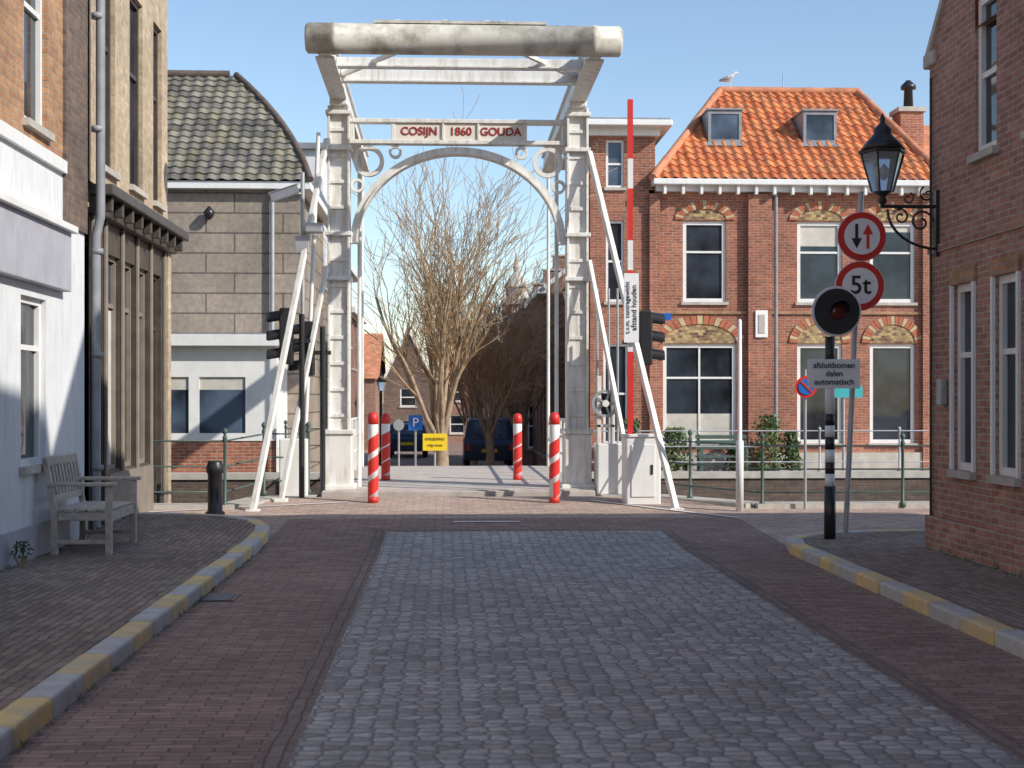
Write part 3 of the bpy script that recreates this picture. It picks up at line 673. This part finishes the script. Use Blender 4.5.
for sx in(-1,1):
    cx=.2+sx*1.32; ringarc(D,'spandrel_ring',cx,5.06,.225,.225,0,2*math.pi,.06,py-.05,py+.05,st)
    cx=.2+sx*.93; ringarc(D,'spandrel_ring',cx,5.2,.095,.095,0,2*math.pi,.035,py-.05,py+.05,st)
    cx=.2+sx*1.48; ringarc(D,'spandrel_ring',cx,4.7,.1,.1,0,2*math.pi,.035,py-.05,py+.05,st)
zt=6.12
for cx,nm in((-1.55,'left'),(1.95,'right')):
    beam(D,nm+'_balance_arm',(cx,18.3,zt),(cx,27.0,zt-.1),.16,.26,st,.01)
    beam(D,nm+'_arm_flange',(cx,18.45,zt+.14),(cx,27.0,zt+.04),.24,.03,st); beam(D,nm+'_arm_flange',(cx,18.45,zt-.145),(cx,27.0,zt-.245),.24,.03,st)
    tube(D,nm+'_hanger_rod',[(cx,26.8,6.0),(cx,26.8,.3)],.03,st)
for y,h in((19.3,.11),(20.1,.15)):
    box(D,'cross_member',-1.46,1.86,y-.05,y+.05,zt-h/2,zt+h/2,st,.008)
    box(D,'cross_member_flange',-1.46,1.86,y-.09,y+.09,zt-h/2-.022,zt-h/2-.002,st)
beam(D,'wind_brace',(-1.45,20.1,zt),(-.5,18.5,zt),.06,.05,st); beam(D,'wind_brace',(1.85,20.1,zt),(.9,18.5,zt),.06,.05,st)
lathe(D,'counterweight',(.25,18.3,zt+.06),[(.16,-2.03),(.195,-2.0),(.195,-1.7),(.205,-1.69),(.205,-1.64),(.195,-1.63),(.195,1.63),(.205,1.64),(.205,1.69),(.195,1.7),(.195,2.0),(.16,2.03)],M['cw'],28,'X')
box(D,'counterweight_lid',-.9,1.3,18.2,18.4,zt+.245,zt+.28,M['cw'])
boxes(D,'lid_bolt',[(x-.03,x+.03,18.27,18.33,zt+.282,zt+.31) for x in(-.6,.0,.55,.75)],st)
for a,b2,r in [((-1.72,20.85,5.35),(-2.46,18.35,.12),.042),((-1.72,20.85,3.5),(-2.23,19.5,.18),.036),((2.12,20.85,5.2),(3.0,18.35,.12),.042),((2.12,20.85,3.6),(2.62,19.5,.18),.034)]:
    beam(D,'brace_strut',a,b2,r*1.8,r*1.8,st,.01); box(D,'strut_foot',b2[0]-.09,b2[0]+.09,b2[1]-.09,b2[1]+.09,b2[2]-.1,b2[2]+.03,st,.01)
box(D,'deck',-1.75,2.15,20.28,27.9,.02,.25,M['deck'],.01)
boxes(D,'deck_planks',[(-1.55,1.95,20.35+i*.3,20.63+i*.3,.25,.262) for i in range(25)],M['deck'],.004)
for i in range(5): box(D,'deck_girder',-1.6+i*.88,-1.48+i*.88,20.5,27.6,-.25,.018,st)
for x in(-1.68,2.08):
    for y in [21.6+i*1.0 for i in range(7)]: box(D,'deck_rail_post',x-.03,x+.03,y-.03,y+.03,.25,1.2,st,.005)
    for z in(.6,.9,1.2): tube(D,'deck_rail',[(x,21.2,z),(x,27.8,z)],.025,st)
lathe(D,'gear_wheel_hub',(2.32,20.5,1.5),[(.05,-.06),(.05,.06)],M['steel'],12,'Y')
ringarc(D,'gear_wheel',2.32,1.5,.2,.2,0,2*math.pi,.04,20.47,20.53,M['grey'])
for i in range(5):
    t=i*2*math.pi/5; beam(D,'gear_spoke',(2.32,20.5,1.5),(2.32+.17*math.cos(t),20.5,1.5+.17*math.sin(t)),.03,.03,M['grey'])
boxes(D,'gear_stand',[(2.2,2.26,20.5,20.6,.9,1.9),(2.4,2.46,20.5,20.6,.9,1.75),(2.2,2.46,20.5,20.6,1.15,1.2)],M['steel'],.008)
box(D,'gear_motor',2.2,2.44,20.62,20.85,1.3,1.65,M['black'],.03)
box(D,'machine_cabinet',2.2,2.62,20.45,20.95,.18,.92,M['white'],.02)
for x in(2.25,2.42,2.55): tube(D,'cable_pipe',[(x,20.9,.9),(x,20.95,3.2)],.018,M['grey'])
# ---------------- barrier
Bg=grp('raised_barrier')
box(Bg,'cabinet',2.42,2.9,19.0,19.4,.08,1.05,M['white'],.02); box(Bg,'cabinet_lid',2.4,2.92,18.98,19.42,1.05,1.09,M['white'],.01); box(Bg,'cabinet_door',2.5,2.82,18.985,18.998,.25,.95,M['white'],.004); box(Bg,'handle',2.76,2.79,18.975,18.984,.55,.68,M['black'])
segs=[(1.05,2.2,'red'),(2.2,2.5,'white'),(2.5,3.3,'red'),(3.3,3.7,'white'),(3.7,4.4,'red'),(4.4,4.8,'white'),(4.8,5.6,'red')]
for a,b2,c in segs: box(Bg,'boom_'+c,2.46,2.53,19.05,19.11,a,b2,M[c])
box(Bg,'warning_board',2.4,2.6,19.0,19.03,2.32,3.25,M['signw'],.004)
text(Bg,'board_text','t.v.m. contragewicht',(2.45,18.995,2.79),.085,M['black'],(math.pi/2,-math.pi/2,0),.002); text(Bg,'board_text','afstand houden',(2.54,18.995,2.79),.1,M['black'],(math.pi/2,-math.pi/2,0),.002)
Bh=grp('raised_barrier')
box(Bh,'cabinet',-2.35,-1.95,20.3,20.7,.1,1.0,M['white'],.02); tube(Bh,'boom',[(-2.0,20.5,1.0),(-1.82,20.6,5.4)],.03,M['white'])
def bollard(x,y,h):
    g=grp('red_white_bollard'); z0=.26 if y>20.3 else gz(0,y); r=.07
    lathe(g,'post',(x,y,z0),[(r,0),(r,h-.04),(r*.8,h),(r*.3,h+.02)],M['signw'],20)
    vs=[];n=60;turns=2.6
    for i in range(n+1):
        t=i/n; a_=t*turns*2*math.pi+x*3; zc=z0+.06+t*(h-.46)
        for dz in(0,.2): vs.append((x+(r+.003)*math.cos(a_),y+(r+.003)*math.sin(a_),zc+dz))
    mk('red_stripe',vs,[(2*i,2*i+1,2*i+3,2*i+2) for i in range(n)],M['red'],g,recalc=False)
    lathe(g,'red_top',(x,y,z0+h-.14),[(r+.003,0),(r+.003,.09),(r*.85,.145),(r*.3,.165)],M['red'],20)
    lathe(g,'base_band',(x,y,z0+.0),[(r+.003,0),(r+.003,.08)],M['red'],20)
bollard(-.97,19.3,1.2);bollard(1.48,19.2,1.2);bollard(-.95,22.9,1.05);bollard(1.17,22.9,1.05)
g=grp('cast_iron_bollard'); lathe(g,'post',(-2.8,17.5,.1),[(.12,0),(.12,.08),(.09,.1),(.09,.55),(.11,.57),(.11,.63),(.09,.68),(.085,.71)],M['black'],18)
def railing(name,pts,h,m,ball=True,n=3):
    g=grp(name)
    for (x,y,z) in pts:
        lathe(g,'post',(x,y,z),[(.045,0),(.045,.05),(.022,.08),(.02,h-.05),(.03,h-.03),(.03,h+.0),(.015,h+.03)]+([(.035,h+.06),(.035,h+.09),(.01,h+.12)] if ball else []),m,10)
    for k in range(n):
        zz=h*(1-k*.36)-.05
        tube(g,'rail',[(x,y,z+zz) for x,y,z in pts],.012,m)
railing('green_railing',[(2.75,20.4,.2),(3.4,19.6,.17),(4.15,18.45,.15),(6.0,18.4,.15),(8,18.4,.15),(10,18.4,.15)],.85,M['green'])
railing('green_railing',[(-1.95,20.45,.2),(-2.55,20.2,.2),(-2.85,18.6,.15),(-4.0,18.6,.15),(-5.2,18.6,.15)],.92,M['green'])
railing('white_railing',[(2.6+i*1.6,27.8,.14) for i in range(8)],.85,M['fascia'],False)
railing('green_railing',[(-1.95,27.9,.14),(-3.1,27.9,.14)],.9,M['green'])
# ---------------- bench on left
Bn=grp('park_bench'); x0,x1,y0,y1,zb=-3.66,-3.1,13.4,14.5,.105
w=M['wood']
for y in(y0,y1-.06):
    boxes(Bn,'leg_frame',[(x1-.06,x1,y,y+.06,zb,zb+.64),(x0,x0+.06,y,y+.06,zb,zb+.42),(x0+.06,x1-.06,y+.01,y+.05,zb+.32,zb+.4),(x0+.06,x1-.06,y+.015,y+.045,zb+.1,zb+.14)],w,.006)
    beam(Bn,'back_post',(x0+.03,y+.03,zb+.4),(x0-.06,y+.03,zb+.9),.06,.05,w,.006)
    box(Bn,'armrest',x0-.02,x1+.04,y-.015,y+.075,zb+.64,zb+.675,w,.01)
boxes(Bn,'seat',[(x0+.02+i*.105,x0+.11+i*.105,y0+.002,y1-.002,zb+.405,zb+.43) for i in range(5)],w,.005)
boxes(Bn,'apron',[(x1-.045,x1-.015,y0+.06,y1-.06,zb+.31,zb+.4)],w,.005)
beam(Bn,'backrest_top',(x0-.055,y0,zb+.87),(x0-.055,y1,zb+.87),.04,.09,w,.01); beam(Bn,'backrest_bottom',(x0+.01,y0+.06,zb+.52),(x0+.01,y1-.06,zb+.52),.035,.06,w,.006)
for i in range(9):
    y=y0+.1+i*.113; beam(Bn,'back_slat',(x0+.005,y,zb+.54),(x0-.05,y,zb+.84),.05,.018,w)
# ---------------- right-hand signs
P=grp('warning_light_post'); px,pyy=3.98,14.55; zb=gz(0,pyy)+.105
bands=[(0,.55,'black'),(.55,.68,'white'),(.68,.8,'black'),(.8,.93,'white'),(.93,1.06,'black'),(1.06,1.18,'white'),(1.18,1.3,'black'),(1.3,1.75,'white'),(1.75,2.1,'black')]
for a,b2,c in bands: lathe(P,'post_'+c,(px,pyy,zb),[(.06 if a==0 else .05,a),(.06 if a==0 else .05,b2)],M[c if c=='black' else 'signw'],16)
box(P,'text_panel',px-.25,px+.29,pyy-.09,pyy-.07,1.67,1.97,M['signw'],.004)
for s,z in(('afsluitbomen',1.905),('dalen',1.82),('automatisch',1.735)): text(P,'panel_text',s,(px+.02,pyy-.095,z),.085,M['black'],ext=.002,off=.001)
lathe(P,'light_backplate_rim',(px+.04,pyy-.1,2.46),[(.255,-.012),(.26,0),(.255,.012)],M['signw'],40,'Y'); lathe(P,'light_backplate',(px+.04,pyy-.125,2.46),[(.235,-.005),(.235,.005)],M['black'],40,'Y')
lathe(P,'light_housing',(px+.04,pyy,2.46),[(.13,-.1),(.13,.1)],M['black'],20,'Y')
lathe(P,'lens',(px+.04,pyy-.15,2.46),[(.03,-.02),(.07,-.012),(.085,.0),(.085,.02)],mat('lamp_lens',(.12,.012,.01),.15,.1,4),24,'Y')
vs=[];k=14
for i in range(k+1):
    t=math.pi*(-.05+1.1*i/k)
    for (yy,rr) in((pyy-.13,.1),(pyy-.3,.1),): vs.append((px+.04+rr*math.cos(t),yy+(.05*(1-math.sin(t)) if yy<pyy-.2 else 0),2.46+rr*math.sin(t)))
o=mk('visor',vs,[(2*i,2*i+1,2*i+3,2*i+2) for i in range(k)],M['black'],P,recalc=False); sm=o.modifiers.new('s','SOLIDIFY'); sm.thickness=.006
TS=grp('traffic_sign')
tube(TS,'pole',[(4.2,14.75,.1),(4.4,14.85,3.75)],.03,M['grey'])
def disc(p,c,r,m,th=.01,n='disc'): return lathe(p,n,c,[(r,-th/2),(r,th/2)],m,44,'Y')
for (cx,cz) in((4.38,3.27),(4.36,2.75)):
    disc(TS,(cx,14.78,cz),.262,M['signw'],.012); disc(TS,(cx,14.768,cz),.255,M['red'],.01,'red_ring'); disc(TS,(cx,14.758,cz),.19,M['signw'],.01,'white_centre')
    box(TS,'clamp',cx-.06,cx+.06,14.79,14.84,cz-.03,cz+.03,M['grey'])
text(TS,'sign_text','5t',(4.36,14.75,2.75),.27,M['black'],ext=.002,off=.003)
def arrow(cx,cz,up,m):
    s=1 if up else -1; pts=[(-.016,-.13),(.016,-.13),(.016,.02),(.055,.02),(0,.13),(-.055,.02),(-.016,.02)]
    mk('arrow',[(cx+x,14.750,cz+s*z) for x,z in pts],[tuple(range(7))],m,TS,recalc=False)
arrow(4.32,3.27,False,M['black']); arrow(4.44,3.27,True,M['red'])
g=grp('white_pole'); lathe(g,'pole',(3.78,18.1,.12),[(.05,0),(.05,.9),(.03,.92),(.025,2.45),(.01,2.47)],M['white'],14)
g=grp('no_parking_sign'); tube(g,'pole',[(4.68,18.3,.1),(4.68,18.3,1.95)],.02,M['grey']); disc(g,(4.68,18.25,1.72),.14,M['red'],.01); disc(g,(4.68,18.24,1.72),.105,M['blue'],.01,'centre'); beam(g,'slash',(4.61,18.23,1.79),(4.75,18.23,1.65),.005,.025,M['red'])
g=grp('street_name_sign'); box(g,'plate',8.1,8.9,29.95,29.98,1.6,1.85,M['cyan']); tube(g,'pole',[(8.5,30,-.1),(8.5,30,1.85)],.03,M['grey'])
def tlight(x,y,z,sd):
    g=grp('traffic_light'); tube(g,'pole',[(x,y,.1),(x,y,z+.7)],.04,M['black'])
    bx=x+sd*.12
    box(g,'housing',min(bx,bx+sd*.18),max(bx,bx+sd*.18),y-.13,y+.13,z,z+.78,M['black'],.02)
    box(g,'bracket',x-.12,x+.12,y-.02,y+.02,z+.3,z+.36,M['black'])
    for i in range(3):
        zc=z+.13+i*.26; vs=[];k=12
        for j in range(k+1):
            t=math.pi*(-.1+1.2*j/k)
            for e in(.18,.36): vs.append((bx+sd*e,y+.105*math.cos(t),zc+.105*math.sin(t)-(.03 if e>.3 else 0)))
        o=mk('visor',vs,[(2*j,2*j+1,2*j+3,2*j+2) for j in range(k)],M['black'],g,recalc=False); s_=o.modifiers.new('s','SOLIDIFY'); s_.thickness=.008
        lathe(g,'lens',(bx+sd*.185,y,zc),[(.09,-.004),(.09,.004)],M['glass'],16,'X')
tlight(-2.0,20.0,2.05,-1); tlight(-1.76,20.6,1.9,-1); tlight(2.66,20.3,2.05,1)
g=grp('street_name_plate'); tube(g,'pole',[(2.66,20.36,2.7),(2.66,20.36,2.95)],.03,M['black']); box(g,'plate',2.85,3.25,20.34,20.36,2.70,2.80,M['blue']); box(g,'arm',2.66,2.86,20.345,20.355,2.74,2.76,M['grey'])
g=grp('surveillance_camera'); tube(g,'mast',[(-2.0,20.12,2.7),(-2.0,20.12,4.75)],.03,M['grey']); tube(g,'arm',[(-2.0,20.12,4.45),(-2.2,20.05,4.45)],.02,M['grey'])
beam(g,'camera_body',(-2.42,19.95,4.36),(-2.05,20.0,4.5),.11,.11,M['white'],.01); beam(g,'camera_hood',(-2.46,19.95,4.42),(-2.05,20.0,4.57),.13,.012,M['white'])
box(g,'junction_box',-2.1,-1.9,20.0,20.1,3.6,3.85,M['grey'],.01); tube(g,'flood_arm',[(-2.0,20.12,3.9),(-1.7,20.12,3.95)],.02,M['grey']); box(g,'flood_light',-1.95,-1.7,19.9,20.05,3.88,4.02,M['grey'],.02)
def lamp(x,y,z,h):
    g=grp('street_lamp'); lathe(g,'column',(x,y,z),[(.09,0),(.09,.5),(.05,.55),(.035,h-.1),(.06,h)],M['black'],12)
    prism(g,'lantern',(x,y,z+h),.11,.2,.36,M['lglass']); lathe(g,'cap',(x,y,z+h+.36),[(.23,0),(.1,.16),(.03,.24),(.01,.36)],M['black'],10)
lamp(2.75,30.8,-.05,3.6); lamp(-2.4,54,-.9,2.8)
g=grp('parking_sign'); zz=gz(0,33); tube(g,'pole',[(-.68,33,zz),(-.68,33,1.2)],.03,M['grey']); box(g,'plate',-.84,-.52,32.95,32.97,.85,1.2,M['blue']); text(g,'letter','P',(-.68,32.94,1.02),.3,M['signw'])
g=grp('yellow_detour_sign'); zz=gz(0,31); tube(g,'pole',[(-.22,31,zz),(-.22,31,.9)],.025,M['grey']); box(g,'plate',-.48,.04,30.95,30.97,.45,.82,M['yellow']); text(g,'plate_text','OMLEIDING',(-.22,30.94,.7),.08,M['black'],ext=.002); text(g,'plate_text','volg route',(-.22,30.94,.57),.08,M['black'],ext=.002)
g=grp('round_sign'); tube(g,'pole',[(-1.1,34,gz(0,34)),(-1.1,34,1.1)],.025,M['grey']); disc(g,(-1.1,33.95,.95),.13,M['grey'])
def car(cx,cy,cz,L,Wd,H,m):
    g=grp('parked_car')
    prof=[(0,.35),(.0,.85),(.12,.95),(.35,H-.06),(.55,H),(L*.55,H),(L*.72,.98),(L*.97,.82),(L,.6),(L,.3),(0.05,.28)]
    vs=[];k=len(prof)
    for sx in(-1,1):
        for (y,z) in prof:
            ins=.0 if z<.97 else .16*(z-.95)/(H-.95)
            vs.append((cx+sx*(Wd/2-ins),cy+y,cz+z))
    fs=[tuple(range(k)),tuple(range(k,2*k))]+[(i,(i+1)%k,k+(i+1)%k,k+i) for i in range(k)]
    o=mk('body',vs,fs,m,g); bb=o.modifiers.new('b','BEVEL'); bb.width=.05; bb.segments=3
    mk('rear_window',[(cx-Wd*.36,cy+.13-.01,cz+1.0),(cx+Wd*.36,cy+.12,cz+1.0),(cx+Wd*.32,cy+.33,cz+H-.12),(cx-Wd*.32,cy+.33,cz+H-.12)],[(0,1,2,3)],M['glassb'],g,recalc=False)
    for sx in(-1,1):
        xx=cx+sx*(Wd/2+.004); xi=cx+sx*(Wd/2-.1)
        mk('side_window',[(xx-sx*.02,cy+.45,cz+1.0),(xx-sx*.02,cy+L*.66,cz+1.0),(xi,cy+L*.55,cz+H-.1),(xi,cy+.55,cz+H-.1)],[(0,1,2,3)],M['glass'],g,recalc=False)
        box(g,'tail_light',cx+sx*(Wd/2-.12)-.07,cx+sx*(Wd/2-.12)+.07,cy-.015,cy+.02,cz+.62,cz+.84,M['red'],.01)
        for yy in(.75,L-.8): lathe(g,'wheel',(cx+sx*(Wd/2-.1),cy+yy,cz+.31),[(.2,-.1),(.31,-.1),(.31,.1),(.2,.1)],M['rubber'],20,'X'); lathe(g,'hub',(cx+sx*(Wd/2-.1),cy+yy,cz+.31),[(.19,-.11),(.19,.11)],M['grey'],14,'X')
    box(g,'number_plate',cx-.26,cx+.26,cy-.015,cy-.005,cz+.55,cz+.67,M['yellow']); box(g,'bumper',cx-Wd*.48,cx+Wd*.48,cy-.06,cy+.05,cz+.28,cz+.5,m,.02)
car(1.5,48,gz(0,48)-.02,4.1,1.7,1.7,M['carblue']); car(2.75,57,gz(0,57),4.2,1.7,1.45,mat('car_paint_grey',(.1,.11,.13),.25,.05)); car(-1.6,60,-.9,4.2,1.7,1.45,M['carblue'])
# ---------------- trees
def tree(name,base,h,seed,limbs,spread,m,mb,lev=3,trunk=1.0,tr=.16,droop=0,minr=.007,dens=1):
    rnd=random.Random(seed); g=grp(name)
    parts={0:([],[]),1:([],[])}
    def seg(p0,pts,rs,which,k):
        vs,fs=parts[which]; b0=len(vs)
        for i,(q,r) in enumerate(zip(pts,rs)):
            d=(pts[min(i+1,len(pts)-1)]-pts[max(i-1,0)]).normalized()
            s=d.cross(V(.3,.9,.1)).normalized(); t=d.cross(s)
            for j in range(k):
                a_=2*math.pi*j/k; vs.append(q+s*r*math.cos(a_)+t*r*math.sin(a_))
        for i in range(len(pts)-1):
            for j in range(k):
                a_=b0+i*k+j;b_=b0+i*k+(j+1)%k; fs.append((a_,b_,b_+k,a_+k))
    def branch(p,d,L,r,l):
        n=6 if l==0 else 4
        pts=[p];rs=[r];q=p.copy();dd=d.copy()
        for i in range(n):
            dd=(dd+V(rnd.gauss(0,.1),rnd.gauss(0,.1),rnd.gauss(0,.06)+.06-droop*l)).normalized()
            q=q+dd*L/n; pts.append(q.copy()); rs.append(max(minr,r*(1-.62*(i+1)/n)))
            if l<lev:
                nk=rnd.choice((1,1,2)) if l<2 else (1 if rnd.random()<dens else 0)
                for _ in range(nk):
                    if i==0 and l==0: continue
                    sd=V(rnd.gauss(0,1),rnd.gauss(0,1),rnd.gauss(0,.4)); sd=(sd-dd*sd.dot(dd)).normalized()
                    nd=(dd+sd*rnd.uniform(.3,.75)).normalized()
                    branch(q.copy(),nd,L*rnd.uniform(.38,.6),max(minr,rs[-1]*.55),l+1)
        seg(p,pts,rs,0 if l==0 else 1,6 if l==0 else 3)
    b0=V(*base)
    tp=[b0-Z*.2,b0+V(.03,0,trunk*.5),b0+V(-.02,0,trunk)]
    seg(b0,tp,[tr*1.3,tr,tr*1.15],0,8)
    for i in range(limbs):
        a_=2*math.pi*i/limbs+rnd.uniform(-.3,.3); sp=rnd.uniform(.15,1)*spread
        d=V(math.cos(a_)*sp,math.sin(a_)*sp,1).normalized()
        branch(tp[-1]+V(math.cos(a_)*tr*.5,math.sin(a_)*tr*.5,-.1),d,(h-trunk)*rnd.uniform(.7,.95),tr*.42,0)
    mk('trunk_and_limbs',parts[0][0],parts[0][1],mb,g,smooth=True,recalc=False); mk('twigs',parts[1][0],parts[1][1],m,g,recalc=False)
tree('bare_willow_tree',(-.1,35,gz(0,35)),5.6,11,14,.55,M['twig'],M['bark'],3,1.0,.17,dens=.85,minr=.0065)
k=0
for (x,y,h) in [(1.25,40,4.2),(2.3,44,4.7),(1.1,54,4.8),(2.4,60,5.0)]:
    k+=1; tree('bare_tree',(x,y,gz(0,y)),h,20+k,11,.62,M['twig2'],M['bark'],3,1.1,.12,.015,.0075,dens=.9)
def shrub(x,y,z,r,h,n=700):
    g=grp('shrub'); vs=[];fs=[];rnd=random.Random(int(x*100))
    for i in range(n):
        t=rnd.uniform(0,2*math.pi);c=rnd.random(); rr=r*math.sqrt(rnd.random())*(1-.5*c)*(1+.3*math.sin(3*t))
        q=V(x+rr*math.cos(t),y+rr*math.sin(t),z+.1+h*c)
        sc=min(1,r*3); a_=V(rnd.gauss(0,1),rnd.gauss(0,1),rnd.gauss(0,1)).normalized()*.06*sc; b_=V(rnd.gauss(0,1),rnd.gauss(0,1),rnd.gauss(0,1)).normalized()*.04*sc
        j=len(vs); vs+=[q-a_,q+b_,q+a_,q-b_]; fs.append((j,j+1,j+2,j+3))
    mk('leaves',vs,fs,M['leaf'],g,recalc=False)
    for i in range(5): tube(g,'stem',[(x,y,z),(x+rnd.uniform(-r,r)*.6,y+rnd.uniform(-r,r)*.6,z+h*.8)],.012,M['bark'])
for (x,y,r,h) in [(5.4,33.2,.45,1.0),(4.4,33.3,.3,1.2),(7.6,33.2,.5,1.3),(8.2,33.3,.3,.9),(6.9,33.2,.3,.6)]: shrub(x,y,gz(0,y),r,h)
shrub(-3.65,12.45,.1,.1,.13,150)
g=grp('garden_bench')
for x in(5.9,6.95): boxes(g,'leg',[(x,x+.06,32.6,32.66,-.2,.45),(x,x+.06,33.05,33.11,-.2,.75)],M['green'])
boxes(g,'seat',[(5.85,7.06,32.58+i*.11,32.67+i*.11,.22,.25) for i in range(5)],M['green']); boxes(g,'backrest',[(5.85,7.06,33.0,33.03,.4+i*.12,.49+i*.12) for i in range(3)],M['green'])
# ---------------- light, world, camera
el,az=math.radians(33),math.radians(33)
sd=V(math.cos(az)*math.cos(el),-math.sin(az)*math.cos(el),math.sin(el))
sun=bpy.data.lights.new('sun','SUN'); sun.energy=4.8; sun.angle=math.radians(.5); sun.color=(1,.94,.85)
so=link(bpy.data.objects.new('sun',sun)); so.rotation_euler=sd.to_track_quat('Z','Y').to_euler()
wd=bpy.data.worlds.new('World'); S.world=wd; wd.use_nodes=True; nt=wd.node_tree
sk=nt.nodes.new('ShaderNodeTexSky'); sk.sky_type='NISHITA'; sk.sun_disc=False; sk.sun_elevation=el; sk.sun_rotation=math.radians(123); sk.dust_density=.4; sk.ozone_density=1.6
bg=nt.nodes['Background']; nt.links.new(sk.outputs[0],bg.inputs[0]); bg.inputs[1].default_value=.18
cam=bpy.data.cameras.new('camera'); cam.lens=50; cam.sensor_width=36; cam.clip_end=3000; cam.shift_y=16/1024
cam.dof.use_dof=True; cam.dof.focus_distance=19; cam.dof.aperture_fstop=4.0
co=link(bpy.data.objects.new('camera',cam)); co.location=(0,0,1.55); co.rotation_euler=(math.pi/2,0,-math.radians(2.7))
S.camera=co
S.view_settings.view_transform='Standard'; S.view_settings.look='None'; S.view_settings.exposure=0
